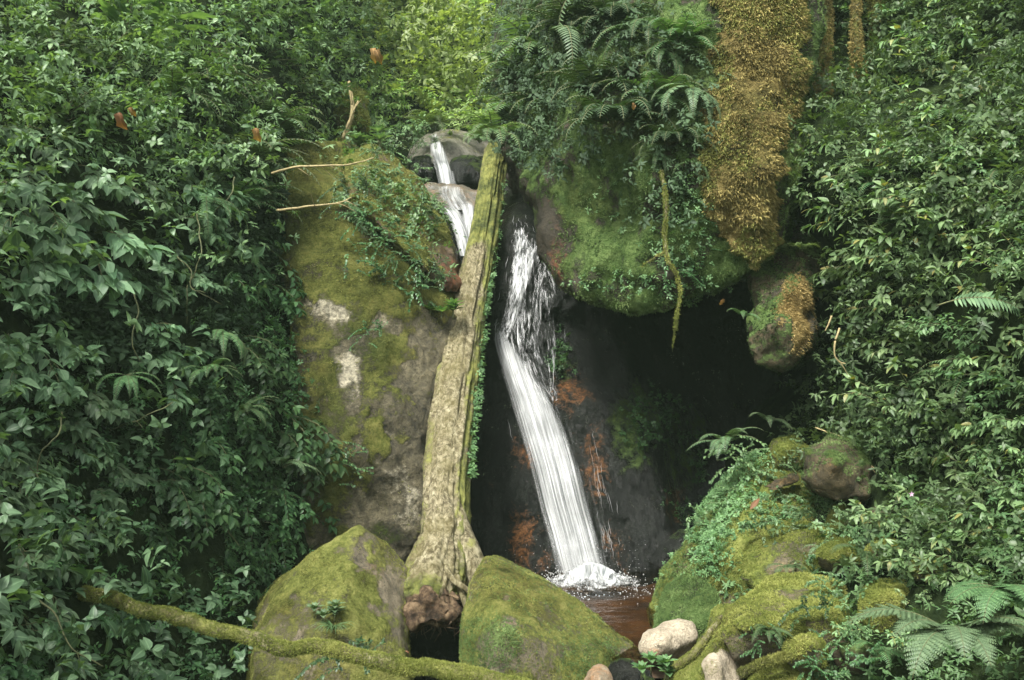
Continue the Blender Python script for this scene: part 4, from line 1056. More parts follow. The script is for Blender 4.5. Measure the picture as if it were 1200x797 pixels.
# ================================================================== FALLEN LOG
LOGP = [(582, 175, 9.3, .108), (577, 215, 8.95, .114), (570, 262, 8.5, .12), (560, 315, 8.1, .13), (548, 365, 7.75, .142), (541, 410, 7.45, .152), (534, 460, 7.12, .158), (528, 510, 6.8, .156), (524, 560, 6.5, .152), (522, 610, 6.25, .150), (519, 640, 6.1, .156), (512, 670, 5.98, .186), (504, 700, 5.88, .222), (501, 722, 5.82, .215)]
def log_trunk():
    arr = np.array([[*P(x, y, d), r] for x, y, d, r in LOGP])
    n, m = 560, 120
    c = catmull(np.linspace(0, 1, len(arr)), arr, np.linspace(0, 1, n))
    p, r = c[:, :3], c[:, 3]
    t = unit(np.gradient(p, axis=0))
    a = unit(np.cross(t, (0, 1, 0))); a *= np.sign(a[:, :1]); b = np.cross(a, t)
    b *= -np.sign(b[:, 1:2])                                       # b towards the viewer side
    th = np.linspace(0, 2 * math.pi, m, endpoint=False)
    ring = np.cos(th)[None, :, None] * a[:, None] + np.sin(th)[None, :, None] * b[:, None]
    V = (p[:, None] + ring * r[:, None, None]).reshape(-1, 3)
    N = ring.reshape(-1, 3)
    ln = np.repeat(np.linspace(0, 3.5, n), m)
    q = np.stack([np.tile(np.cos(th) * 2, n), np.tile(np.sin(th) * 2, n), ln], 1)
    low = sstep(2.9, 3.45, ln)
    V += N * (.012 * fbm(q, 1.5, 4, 3) + .012 * fbm(q * [2, 2, 1.6], 2.2, 4, 4, True) + .006 * fbm(q * [4, 4, 2.5], 3, 3, 7))[:, None]
    V += N * (low * (.055 * np.cos(np.tile(th, n) * 3 + .7)))[:, None]   # root flare
    flat = vnoise(q * [2.2, 2.2, 3.5], 9)
    V += N * (-.016 * sstep(.12, .22, flat) - .010 * sstep(.1, .2, vnoise(q * [4.5, 4.5, 5.5], 19)) + .006 * fbm(q * [7, 7, 3.5], 3, 3, 27))[:, None]               # places where the bark has come away
    k = np.arange(n * m).reshape(n, m)
    T = np.stack([k[:-1], np.roll(k[:-1], -1, 1), np.roll(k[1:], -1, 1), k[1:]], -1).reshape(-1, 4)
    T = T[:, ::-1]
    right = np.tile(np.cos(th), n)                                  # +1: the side towards the fall
    top = 1 - sstep(.4, .95, ln)
    moss = np.clip(.42 * sstep(.2, .75, right) + .95 * top * sstep(-1.1, -.5, right) + .30 * sstep(-.55, -.9, right) + .5 * sstep(3.0, 3.3, ln) * (right < .3) + .16, 0, 1)
    rot = sstep(3.32, 3.45, ln)
    g = G('old_log_bark')
    mp = g.n('Mapping'); mp.inputs['Scale'].default_value = (16, 16, 4.5); co = g.coord(); g.l(co, mp.inputs[0])
    s1 = g.noise(2.4, 7, .68, mp.outputs[0], .8); s2 = g.noise(16, 6, .7, co)
    f = g.math('ADD', g.math('MULTIPLY', s1, .6), g.math('MULTIPLY', s2, .4))
    bark = g.ramp(f, [(.38, (.035, .027, .015)), (.45, (.105, .09, .05)), (.52, (.22, .195, .118)), (.62, (.35, .32, .21))])
    mp3 = g.n('Mapping'); mp3.inputs['Scale'].default_value = (26, 26, 4.5); g.l(co, mp3.inputs[0])
    fl = g.noise(1.5, 5, .7, mp3.outputs[0], .4)
    bark = g.mix(g.ramp(fl, [(.52, 0.0), (.62, .85)]), bark, (.06, .05, .022))
    bark = g.mix(g.ramp(g.noise(2.3, 5, .6, co), [(.45, 0.0), (.6, .6)]), bark, (.11, .095, .035))
    m1 = g.noise(5, 6, .65, co)
    mossc = g.ramp(g.math('ADD', g.math('MULTIPLY', m1, .5), g.math('MULTIPLY', s2, .5)), [(.42, (.03, .04, .010)), (.5, (.09, .10, .024)), (.6, (.18, .185, .05))])
    cov = g.ramp(g.math('ADD', g.attr('moss'), g.math('ADD', g.math('MULTIPLY', g.math('SUBTRACT', m1, .5), 1.0), g.math('MULTIPLY', g.math('SUBTRACT', s2, .5), .7))), [(.42, 0.0), (.6, 1.0)])
    c2 = g.mix(cov, bark, mossc)
    c2 = g.mix(g.ramp(g.math('ADD', g.attr('rot'), g.math('MULTIPLY', g.math('SUBTRACT', s2, .5), .8)), [(.4, 0.0), (.7, 1.0)]), c2, g.ramp(s2, [(.40, (.018, .012, .007)), (.5, (.06, .038, .021)), (.62, (.15, .105, .06))]))
    g.set(Base_Color=c2, Roughness=.85, Specular_IOR_Level=.25)
    g.bump(g.math('ADD', g.math('MULTIPLY', f, 1.0), g.math('MULTIPLY', m1, .3)), .9, .03)
    M['bark'] = g.m
    root = bpy.data.objects.new('fallen_log', None); COL.objects.link(root)
    root.location = P(505, 725, 5.85)
    tag(root, 'long mossy fallen log leaning steeply up beside the waterfall', 'log')
    inv = Matrix.Translation(-Vector(root.location))
    me = mesh_np('trunk', V, T, M['bark'], {'moss': moss, 'rot': rot})
    def ch(nm, me_):
        o = link(nm, me_, root); o.matrix_parent_inverse = inv; return o
    tr = ch('trunk', me)
    # torn rotten foot: shards of broken wood of uneven length round a hollow
    bmh = rock_mesh([pts((458, 722, 5.70), (470, 700, 5.80), (500, 694, 5.64), (538, 698, 5.74), (548, 716, 5.84), (522, 724, 5.58), (492, 733, 5.54), (466, 735, 5.58), (470, 715, 6.0), (540, 712, 6.05), (505, 700, 5.7))], .011, .05, 7, 44, 0, True, .02)
    nb_ = len(bmh.vertices); set_attr(bmh, 'moss', np.full(nb_, .05)); set_attr(bmh, 'rot', np.full(nb_, .9))
    bmh.materials.append(M['bark']); ch('rotten_core', bmh)
    ax = unit(P(500, 722, 5.82) - P(512, 670, 5.98)); sx = unit(np.cross(ax, (0, 1, 0))); sy = np.cross(sx, ax)
    a = Acc(); cen = P(502, 706, 5.86)
    for i in range(90):
        t = rng.uniform(0, 6.283); ring_ = rng.uniform(.85, 1.0)
        b0 = cen + (sx * math.cos(t) * .235 + sy * math.sin(t) * .20) * ring_ - ax * .02
        Ls = rng.uniform(.03, .10) * (1.25 if math.cos(t) * sx[0] < 0 else .8)
        tip = b0 + ax * Ls + (sx * math.cos(t) + sy * math.sin(t)) * rng.normal(.01, .025) + R3(1, .012)[0]
        w0 = rng.uniform(.018, .05)
        md = (b0 + tip) / 2 + R3(1, .008)[0]
        a.tube([b0, md, tip], [w0, w0 * rng.uniform(.6, 1), w0 * rng.uniform(.05, .4)], 5)
    me_ = a.mesh('broken_foot', M['bark'], False); nn_ = len(me_.vertices)
    set_attr(me_, 'moss', np.full(nn_, .08)); set_attr(me_, 'rot', np.full(nn_, .85)); ch('broken_foot', me_)
    for path, rr in (([(532, 590, 6.25), (543, 632, 6.1), (553, 660, 6.02), (564, 686, 5.98), (572, 712, 5.98)], [.05, .075, .085, .075, .05]),
                     ([(520, 660, 5.85), (530, 678, 5.72), (545, 690, 5.68), (556, 700, 5.68)], [.012, .018, .016, .012]),
                     ([(535, 676, 5.8), (543, 700, 5.72), (548, 722, 5.72), (546, 742, 5.74)], [.02, .018, .014, .006]),
                     ([(478, 694, 5.78), (466, 708, 5.72), (460, 724, 5.70), (463, 735, 5.72)], [.03, .04, .03, .012])):
        a = Acc(); pp = catmull(np.linspace(0, 1, len(path)), np.array([P(*q) for q in path]), np.linspace(0, 1, 26))
        pp = pp + .008 * np.stack([fbm(pp, 9, 3, 1), fbm(pp, 9, 3, 2), fbm(pp, 9, 3, 3)], 1)
        a.tube(pp, catmull(np.linspace(0, 1, len(rr)), np.array(rr), np.linspace(0, 1, 26)), 12)
        mm = a.mesh('root', M['bark']); set_attr(mm, 'moss', np.full(len(mm.vertices), .3)); set_attr(mm, 'rot', np.zeros(len(mm.vertices)))
        ch('root', mm)
    # splinters hanging from the torn foot
    a = Acc()
    for i in range(70):
        q = P(rng.uniform(462, 550), rng.uniform(712, 734), rng.uniform(5.58, 5.8))
        a.tube([q, q + [rng.normal(0, .015), -.01, -.03], q + [rng.normal(0, .03), 0, -rng.uniform(.04, .1)]], [rng.uniform(.004, .012), .004, .001], 4)
    mm = a.mesh('splinters', M['bark']); set_attr(mm, 'moss', np.zeros(len(mm.vertices))); set_attr(mm, 'rot', np.full(len(mm.vertices), .8)); ch('splinters', mm)
    # moss on the trunk
    def keep(cn, nn):
        x, y = proj(cn); cx = np.interp(y, [q[1] for q in LOGP], [q[0] for q in LOGP]); w = np.interp(y, [q[1] for q in LOGP], [q[3] / q[2] * F for q in LOGP])
        u = (x - cx) / w
        return np.where(y < 290, .9, .0) * (u > -.7) + .75 * (u > .5) + .25 * (u < -.82) + .12 + .5 * (y > 660)
    p_, n_ = surf_sample(me, 12000, keep)
    a = Acc(); a.add(tuft(), p_, unit(n_ + R3(len(p_), .3)), R3(len(p_)), rng.uniform(.006, .017, len(p_)), rng.random(len(p_)))
    ch('moss', a.mesh('moss', M['fz_olive'], False))
log_trunk()

# ================================================================== MOSSY BRANCH, TWIGS, VINES
def wavy(path, n=40, amp=.01, s=0):
    pp = catmull(np.linspace(0, 1, len(path)), np.array([P(*q) for q in path]), np.linspace(0, 1, n))
    return pp + amp * np.stack([fbm(pp, 6, 3, s + 1), fbm(pp, 6, 3, s + 2), fbm(pp, 6, 3, s + 3)], 1)

def stick(name, path, r0, r1, mat, label, cat, sides=8, amp=.012, n=40, fuzz=None, side_shoots=0, s=0):
    a = Acc(); pp = wavy(path, n, amp, s); a.tube(pp, np.linspace(r0, r1, n) * (1 + .18 * fbm(pp, 14, 2, s)), sides)
    for i in range(side_shoots):
        q, d = along(pp, rng.uniform(.25, .95))
        a.tube(curve(q, d + R3(1, .5)[0], rng.uniform(.08, .22), .3, 6), np.linspace(r1 * .9, .001, 6), 4)
    me = a.mesh(name, M[mat])
    if mat == 'bark':
        set_attr(me, 'moss', np.full(len(me.vertices), .5)); set_attr(me, 'rot', np.zeros(len(me.vertices)))
    o = link(name, me); tag(o, label, cat)
    if fuzz: add_fuzz(o, **fuzz)
    return o
stick('mossy_branch', [(95, 692, 4.55), (135, 702, 4.50), (200, 722, 4.45), (270, 742, 4.40), (340, 757, 4.37), (420, 768, 4.35), (500, 780, 4.31), (570, 795, 4.25), (640, 815, 4.15)], .027, .034, 'bark',
      'long fallen branch furred with yellow moss lying in front of the boulders', 'branch', 12, .03, 80, dict(n=9000, size=.0115, mat='fz_lime', hang=-.5))
stick('bare_twig', [(318, 203, 7.1), (345, 196, 7.0), (380, 194, 6.95), (410, 193, 6.95), (438, 184, 7.0)], .010, .004, 'twig', 'thin bare twig forking across the moss near the slab top', 'twig', 6, .01, 30, None, 4, 3)
stick('bare_twig', [(325, 246, 7.0), (350, 243, 6.9), (380, 240, 6.85), (400, 236, 6.85), (412, 231, 6.85)], .009, .004, 'twig', 'bare twig reaching over the slab below the forked one', 'twig', 6, .01, 30, None, 3, 5)
stick('dry_branch', [(405, 160, 9.4), (412, 140, 9.4), (412, 120, 9.45), (408, 95, 9.5)], .025, .015, 'twig', 'orange-brown dry branch standing behind the slab top', 'branch', 6, .02, 20, None, 3, 7)
stick('dry_branch', [(402, 162, 9.3), (410, 138, 9.3), (420, 118, 9.3)], .018, .01, 'twig', 'short dry branch crossing the standing one behind the slab', 'branch', 6, .02, 16, None, 2, 8)
stick('vine', [(776, 200, 6.15), (780, 240, 6.05), (779, 280, 6.0), (782, 305, 5.98), (793, 325, 5.98), (797, 345, 5.98), (795, 365, 5.98), (792, 388, 5.98)], .012, .006, 'bark', 'mossy vine dangling over the lip of the overhanging boulder', 'vine', 6, .015, 40, dict(n=900, size=.014, mat='fz_lime'), 2, 9)
stick('hanging_root', [(984, 385, 5.6), (979, 400, 5.58), (978, 416, 5.58), (984, 424, 5.58), (991, 426, 5.58)], .007, .003, 'twig', 'thin crooked root hanging under the leafy edge of the hollow', 'root', 5, .01, 24, None, 1, 11)
stick('hanging_root', [(975, 370, 5.6), (971, 380, 5.6), (967, 388, 5.6)], .006, .003, 'twig', 'stubby root end poking from the leaves above the crooked root', 'root', 5, .006, 14, None, 0, 12)
stick('mossy_root', [(868, 790, 4.62), (895, 775, 4.58), (925, 768, 4.58), (950, 752, 4.62)], .02, .012, 'bark', 'dark root lying across the low mossy rock', 'root', 7, .012, 30, dict(n=900, size=.014, mat='fz_olive'), 0, 13)
stick('mossy_root', [(792, 780, 4.85), (812, 765, 4.82), (832, 742, 4.9), (846, 722, 5.0)], .016, .014, 'bark', 'root creeping along the rock rib beside the upright pale stone', 'root', 7, .012, 30, dict(n=500, size=.012, mat='fz_olive'), 0, 14)
stick('bare_twig', [(955, 500, 6.0), (990, 515, 5.85), (1012, 540, 5.7), (1030, 552, 5.6)], .005, .003, 'twig', 'thin arched twig over the bare brown boulder', 'twig', 5, .012, 24, None, 1, 15)

for i, (x0, y0, x1, y1, lb) in enumerate([(150, 330, 165, 425, 'thin vine stem hanging below the drooping leaves in the darkest gap'), (232, 250, 222, 380, 'long bare vine hanging straight beside the drooping sprays'), (205, 300, 240, 345, 'looped vine stem crossing the dark gap'), (70, 480, 45, 560, 'pale vine stem slanting through the shrub leaves'),
        (275, 205, 235, 275, 'curved pale stem under the feathery ferns'), (120, 505, 205, 470, 'arched green stem carrying the slim spray'), (20, 690, 120, 780, 'bare stem slanting down below the mossy branch end'), (255, 575, 285, 640, 'reddish stem against the creeper mats')]):
    dd = LB.depth((x0 + x1) / 2, (y0 + y1) / 2) - .38
    stick('vine', [(x0, y0, dd + .1), ((x0 * 2 + x1) / 3 + 8, (y0 * 2 + y1) / 3, dd), ((x0 + 2 * x1) / 3 - 6, (y0 + 2 * y1) / 3 + 5, dd - .03), (x1, y1, dd)], .005, .0025, 'stem', lb, 'vine', 5, .03, 30, None, 1, 40 + i)

# mossy tree trunks standing on the ledge
def trunk(px0, px1, y0, d, r, label, mat_f, limbs, s):
    root = bpy.data.objects.new('mossy_tree', None); COL.objects.link(root); root.location = P(px0, y0, d)
    tag(root, label, 'tree')
    inv = Matrix.Translation(-Vector(root.location))
    a = Acc()
    top = P(px1, -420, d + .3)
    pp = np.linspace(P(px0, y0, d), top, 60); pp = pp + .05 * np.stack([fbm(pp, 1.2, 3, s), fbm(pp, 1.2, 3, s + 1), 0 * pp[:, 0]], 1)
    fl = 1 + .5 * np.exp(-np.linspace(0, 8, 60))
    a.tube(pp, np.linspace(r, r * .75, 60) * fl * (1 + .12 * fbm(pp, 4, 3, s)), 18)
    me = a.mesh('trunk', M['bark']); set_attr(me, 'moss', np.full(len(me.vertices), .6)); set_attr(me, 'rot', np.zeros(len(me.vertices)))
    t = link('trunk', me, root); t.matrix_parent_inverse = inv
    f = add_fuzz(t, int(60000 * r + 1500), .028, mat_f, None, 1.4)
    for k in range(limbs):
        q, d_ = along(pp, rng.uniform(.55, .9))
        b = Acc(); cp = curve(q, (rng.choice((-1, 1)) * .8, rng.normal(0, .3), .6), .8, .1, 8); b.tube(cp, np.linspace(r * .35, .01, 8), 6)
        m2 = b.mesh('limb', M['bark']); set_attr(m2, 'moss', np.full(len(m2.vertices), .6)); set_attr(m2, 'rot', np.zeros(len(m2.vertices)))
        o2 = link('limb', m2, root); o2.matrix_parent_inverse = inv
trunk(957, 960, 175, 7.0, .085, 'thick straight tree trunk shaggy with brown moss on the ledge', 'fz_brown', 3, 1)
trunk(1002, 1004, 150, 6.95, .03, 'thin crooked mossy sapling trunk beside the thick one', 'fz_brown', 2, 2)
trunk(1022, 1034, 160, 7.2, .06, 'dark leaning tree trunk with green moss behind the thin sapling', 'fz_olive', 2, 3)

# shaggy brown moss face fused to the boulder's corner
from mathutils.bvhtree import BVHTree
_bvh = {}
def rock_hit(o, px, py):
    if o.name not in _bvh:
        _bvh[o.name] = BVHTree.FromPolygons([tuple(v) for v in verts_of(o.data)], [tuple(p.vertices) for p in o.data.polygons])
    r = Vector(P(px, py, 1.0)) - Vector((0, 0, CAMZ))
    return _bvh[o.name].ray_cast(Vector((0, 0, CAMZ)), r.normalized())[0]
def rock_depth(o, px, py):
    h = rock_hit(o, px, py)
    return h.y if h else 7.0
def moss_curtain():
    ob_ = bpy.data.objects['overhang_boulder']
    edgeL = [(-70, 830), (40, 838), (130, 828), (200, 822), (250, 828), (300, 852), (330, 890)]
    edgeR = [(-70, 948), (0, 945), (120, 942), (175, 925), (230, 908), (280, 915), (330, 925)]
    st = 3.0
    X = np.arange(815, 955, st); Y = np.arange(-70, 325, st)
    idx, V, T = {}, [], []
    for j_, y in enumerate(Y):
        l = np.interp(y, *zip(*edgeL)); r = np.interp(y, *zip(*edgeR))
        l += 9 * vnoise(np.array([[y * .045, 3.3, 0]]))[0] + 5 * vnoise(np.array([[y * .13, 8.3, 0]]))[0]; r += 9 * vnoise(np.array([[y * .05, 7.7, 0]]))[0] + 5 * vnoise(np.array([[y * .14, 1.3, 0]]))[0]
        bot = 300 + 0 * y
        for i_, x in enumerate(X):
            if not l <= x <= r: continue
            if y > 272 + 38 * math.exp(-((x - 885) / 32) ** 2) + 8 * vnoise(np.array([[x * .2, 0, 5.]]))[0]: continue
            h = rock_hit(ob_, x, y)
            if h is None or h.y > 8: continue
            e = min(x - l, r - x) / 18
            q = np.array([h[:]])
            off = .01 + .045 * min(1, max(0, e)) ** .6 + .026 * fbm(q, 4, 4, 3)[0] + .016 * fbm(q, 13, 3, 4)[0]
            idx[(i_, j_)] = len(V); V.append(P(x, y, h.y - off))
    for (i_, j_), k in idx.items():
        q = [k, idx.get((i_, j_ + 1)), idx.get((i_ + 1, j_ + 1)), idx.get((i_ + 1, j_))]
        if None not in q: T.append(q)
    me = mesh_np('hanging_moss', np.array(V), np.array(T))
    o_ = bpy.data.objects.new('tmp', me); COL.objects.link(o_)
    md = o_.modifiers.new('s', 'SOLIDIFY'); md.thickness = .09; md.offset = -1
    dg = bpy.context.evaluated_depsgraph_get(); dg.update()
    me2 = bpy.data.meshes.new_from_object(o_.evaluated_get(dg)); bpy.data.objects.remove(o_)
    me2.polygons.foreach_set('use_smooth', np.ones(len(me2.polygons), bool))
    n = len(me2.vertices)
    set_attr(me2, 'moss', np.full(n, 1.2)); set_attr(me2, 'tint', np.zeros(n)); set_attr(me2, 'green', np.zeros(n))
    M['curtain'] = moss_rock_mat('brown_moss_pad', (.05, .03, .01), (.12, .08, .02), (.03, .025, .011), (.17, .135, .045), (.36, .285, .11), alt=(.12, .14, .04), bump=1.0)
    me2.materials.append(M['curtain'])
    o = link('hanging_moss', me2); tag(o, 'broad shaggy brown and gold moss face clinging to the boulder corner', 'moss')
    add_fuzz(o, 15000, .03, 'fz_brown', lambda c, n: .12 + sstep(-.15, .35, fbm(c, 5, 4, 2)), 2.6)
    add_fuzz(o, 13000, .028, 'fz_olive', lambda c, n: sstep(.0, .4, fbm(c, 2.4, 3, 6)) + blobs(*proj(c), 0, [(890, 0, 70, 50, 1), (846, 100, 14, 60, .9), (830, 200, 12, 50, .8), (890, 290, 34, 30, .9), (938, 60, 14, 110, .9)]), 2.2)
moss_curtain()

# ================================================================== UNDERGROWTH (uncountable leaf cover), one object per bank
def sprig(kind, k, seed):
    r = np.random.default_rng(seed); a = Acc()
    for i in range(k):
        az = 2 * math.pi * i / k + r.normal(0, .4); e = r.uniform(-.25, .55)
        d = np.array([math.sin(az) * math.cos(e), math.cos(az) * math.cos(e) , math.sin(e)])
        a.add(kind, d * .12 + r.normal(0, .18, 3), d, (0, 0, 1), r.uniform(.6, 1.1), .5)
        a.R[-1] = a.R[-1] * 0 + .5 + r.normal(0, .15)
    V, T, sd, rl = a.tmpl()
    return V, T, sd, rl - .5
SPR = [sprig(LITTLE, 7, 60 + i) for i in range(4)]
SPRL = [sprig(leaf_tmpl(1, .3, rows=(0, .3, .68, 1), prof=(.08, .95, .75, 0), fold=.3, droop=.6), 7, 70 + i) for i in range(4)]
SPRO = [sprig(OVATE, 6, 80 + i) for i in range(3)]

def cover(name, rel, n, dens, size, mat, label, tm=SPR, lift=.08, tilt=.6, clump=1.6, cat='undergrowth', seed=0):
    """leaf cover over a relief sheet: dens(px, py) 0..1"""
    X, Y = rel.pix()
    W, N = rel.W.reshape(-1, 3), rel.N.reshape(-1, 3)
    w = dens(X, Y) * (rel.d.ravel() ** 2) * .02
    w = w * sstep(-.45, .25, fbm(W, clump, 3, seed + 77))
    w = w * (Y > -130) * (Y < 900) * (X > -420) * (X < 1640)
    n = int(n * w.sum() / max((w * (X > -120) * (X < 1320)).sum(), 1e-9))
    k = rng.choice(len(w), n, p=w / w.sum())
    p = W[k] + R3(n, .02) + N[k] * (rng.random(n) ** 1.5 * lift)[:, None]
    a = Acc()
    d = unit(N[k] * .5 + np.array([0, -.25, .0]) + R3(n, .5))
    up = unit(np.array([0, -.25, 1.0]) * tilt + N[k] * (1 - tilt) + R3(n, .3))
    cl = fbm(p, 2.5, 3, seed)
    for j, t in enumerate(tm):
        q = np.arange(n) % len(tm) == j
        a.add(t, p[q], d[q], up[q], rng.uniform(*size, q.sum()), np.clip(.45 + .45 * cl[q] + rng.normal(0, .18, q.sum()), 0, 1))
    o = link(name, a.mesh(name, M[mat])); tag(o, label, cat, kind='stuff')
    return o
# left bank: fine leaves above, dark gaps, creepers below
cover('undergrowth', LB, 5200, lambda x, y: (y < 330) * (x < 430) * (.25 + .75 * (y < 230)), (.035, .07), 'upper', 'dense mixed leaves covering the upper bank across from the boulder', SPR + SPRL, .5, seed=1)
cover('undergrowth', LB, 2600, lambda x, y: sstep(170, 240, x) * (x < 425) * sstep(300, 420, y) + .5 * (y > 430) * (x < 240), (.022, .042), 'creep', 'low glossy creeper leaves carpeting the bank beside the leaning slab', SPR, .22, seed=2)
cover('undergrowth', LB, 500, lambda x, y: (y > 200) * (x < 260) * 1.0, (.05, .09), 'broad', 'broad shaded leaves scattered in the dark of the bank', SPRO, .4, seed=3)
cover('undergrowth', LB, 1500, lambda x, y: (x < 345) * blobs(x, y, 0, [(140, 375, 150, 60, 1), (250, 330, 90, 90, .8), (300, 300, 60, 80, .8), (90, 510, 80, 40, .5)]), (.03, .07), 'darkfern', 'leaves coloured dark for the deep shade of the bank wall', SPR + SPRO, .12, seed=8, clump=3)  # shade of the gap is put into the dark leaf colour
# hillside
cover('far_wood', HS, 7500, lambda x, y: (y < 165) * (x > 260) * (x < 720) + .1 * (y < 160), (.07, .14), 'far', 'bright leafy woodland on the far slope above the stream', SPR + SPRL, 1.2, seed=4, cat='wood', clump=.8)
# right bank
cover('undergrowth', RB, 6500, lambda x, y: sstep(960, 1010, x + (y > 460) * 40 + (y < 300) * 100) * (y < 700), (.03, .06), 'small', 'dense small leaves covering the bank beside the hollow', SPRL + SPR, .3, seed=5)
cover('undergrowth', RB, 2000, lambda x, y: (x > 860) * (y > 560) * 1.0, (.025, .05), 'small', 'low leaves filling the gaps between the mossy rocks and the bank', SPR + SPRL, .15, seed=6)
# cave wall and cliff ferns
cover('wall_creeper', WF, 500, lambda x, y: blobs(x, y, 0, [(655, 415, 14, 30, 1), (765, 500, 40, 50, .6), (800, 560, 30, 70, .5)]), (.02, .035), 'creep', 'sparse creeping leaves on the wet rock face by the hollow', SPR, .05, seed=7, cat='creeper')

def rock_cover(host, name, n, size, mat, keep, label, tm=SPR, cat='creeper', lift=.05, hang=.3, seed=0):
    p, nr = surf_sample(host.data, n, keep)
    a = Acc()
    d = unit(nr * .6 + np.array([0, 0, -hang]) + R3(n, .45)); up = unit(np.array([0, -.3, 1]) + R3(n, .3))
    cl = fbm(p, 3, 3, seed)
    for j, t in enumerate(tm):
        q = np.arange(n) % len(tm) == j
        a.add(t, p[q] + nr[q] * (rng.random((q.sum(), 1)) * lift), d[q], up[q], rng.uniform(*size, q.sum()), np.clip(.5 + .4 * cl[q] + rng.normal(0, .18, q.sum()), 0, 1))
    o = link(name, a.mesh(name, M[mat])); tag(o, label, cat, kind='stuff'); return o
OB = bpy.data.objects
rock_cover(OB['moss_mound'], 'mound_creeper', 2600, (.014, .028), 'small', lambda c, n: blobs(*proj(c), .02, [(850, 570, 44, 50, 1), (835, 640, 30, 40, .8), (905, 600, 40, 22, .6), (880, 535, 40, 20, 1)]), 'pale little creeper leaves spilling over the shoulder of the moss mound')
rock_cover(OB['overhang_boulder'], 'boulder_creeper', 1700, (.025, .05), 'darkfern', lambda c, n: (c[:, 1] < 9) * blobs(*proj(c), 0, [(700, 60, 120, 110, 1), (620, 100, 40, 80, 1), (790, 150, 60, 110, .8), (660, 160, 60, 50, .8)]), 'dark hanging leaves matted over the crown of the huge boulder', SPRL + SPR, lift=.25, hang=.9)
rock_cover(OB['overhang_boulder'], 'boulder_creeper', 550, (.018, .03), 'small', lambda c, n: (c[:, 1] < 8) * blobs(*proj(c), .0, [(800, 270, 36, 90, 1), (760, 330, 90, 20, .5), (740, 240, 60, 60, .05)]), 'small leaves trailing down the boulder face beside the dangling vine', SPR, lift=.06, hang=.6)
rock_cover(OB['rock_shelf'], 'shelf_creeper', 800, (.025, .05), 'small', lambda c, n: blobs(*proj(c), .05, [(440, 235, 40, 40, 1), (480, 260, 40, 30, .7)]), 'trailing leaves tangled over the sloping rock shelf', SPR, lift=.12)

# creeper up the log's shaded side
def log_creeper():
    a = Acc()
    xs = [q[1] for q in LOGP]
    for i in range(420):
        y = rng.uniform(320, 560) if rng.random() < .85 else rng.uniform(210, 320)
        w = np.interp(y, xs, [q[3] / q[2] * F for q in LOGP]); cx = np.interp(y, xs, [q[0] for q in LOGP]); d = np.interp(y, xs, [q[2] for q in LOGP])
        wav = .5 + .5 * math.sin(y * .07) 
        p = P(cx + w * rng.uniform(.82, 1.12 + .1 * wav), y, d - .05 + rng.normal(0, .03))
        a.add(SPR[i % 4], p, unit(np.array([.5, -.5, -.2]) + R3(1, .4)[0]), (0, -.3, 1), rng.uniform(.016, .032), rng.random())
    tag(link('log_creeper', a.mesh('log_creeper', M['small'])), 'strip of tiny creeper leaves climbing the shaded side of the log', 'creeper', kind='stuff')
log_creeper()

# ================================================================== PLANTS ONE BY ONE
def L(kind, px, py, w, label, **kw):       # on the bank with the hanging shrubs
    W, N = LB.at(px, py); plant(kind, px, py, w, LB.depth(px, py) - (.38 if 'fern' in kind or kind == 'ginger' else 0), label, out=kw.pop('out', (N[0] * .7 + .15, N[1])), **kw)
def Rr(kind, px, py, w, label, **kw):      # on the bank beside the hollow
    W, N = RB.at(px, py); plant(kind, px, py, w, RB.depth(px, py) - kw.pop('fwd', 0), label, out=kw.pop('out', (N[0] * .7 - .15, N[1])), **kw)
def Hh(kind, px, py, w, label, **kw):      # on the hillside
    plant(kind, px, py, w, HS.depth(px, py), label, **kw)

MARKS = [(142, 145, 'the curled dead leaf'), (155, 20, 'the tall fan-leaved cane'), (370, 193, 'the forked bare twig'), (362, 242, 'the lower bare twig'),
         (300, 160, 'the withered orange frond'), (150, 708, 'the end of the mossy branch'), (400, 680, 'the peaked boulder'), (272, 405, 'the lone ladder fern'),
         (957, 80, 'the thick mossy trunk'), (1030, 70, 'the dark leaning trunk'), (915, 380, 'the hanging rock lump'), (981, 405, 'the crooked root'),
         (975, 548, 'the bare brown boulder'), (1068, 580, 'the pink flower'), (1045, 712, 'the round moss rock'), (1110, 735, 'the big pale fern'),
         (1160, 372, 'the arching white frond'), (1005, 640, 'the moss ledge'), (840, 355, 'the hanging orange leaf'), (662, 70, 'the pale drooping frond'),
         (785, 280, 'the dangling vine'), (880, 150, 'the brown moss curtain'), (450, 250, 'the rock shelf'), (540, 165, 'the stream head'), (960, 720, 'the flat moss slab')]
USED = set()
def where(px, py):
    c = sorted(MARKS, key=lambda m: (m[0] - px) ** 2 + (m[1] - py) ** 2)
    for mx, my, nm in c[:6]:
        dx, dy = px - mx, py - my
        r = math.hypot(dx, dy)
        dist = 'close' if r < 65 else 'a little way' if r < 125 else 'well' if r < 190 else 'far'
        v = '' if abs(dy) < abs(dx) * .4 else ('above' if dy < 0 else 'below')
        outward = (dx < 0) == (px < 620)
        h = '' if abs(dx) < abs(dy) * .4 else ('outward from' if outward else 'streamward of')
        ph = f"{dist} {v} {nm}" if not h else f"{dist} {v + ' and ' if v else ''}{h} {nm}"
        yield ph
def lab(noun, px, py):
    for ph in list(where(px, py)):
        t = ' '.join(f"{noun} {ph}".split())
        if len(t.split()) > 16: t = t.replace(' and outward from', ' outside').replace(' and streamward of', ' streamward of')
        if t not in USED and len(t.split()) <= 16:
            USED.add(t); return t
    a, b = [m[2] for m in sorted(MARKS, key=lambda m: (m[0] - px) ** 2 + (m[1] - py) ** 2)[:2]]
    t = f"{noun} between {a} and {b}"
    assert t not in USED, (noun, px, py)
    USED.add(t); return t

DIMS = lambda kind: 1
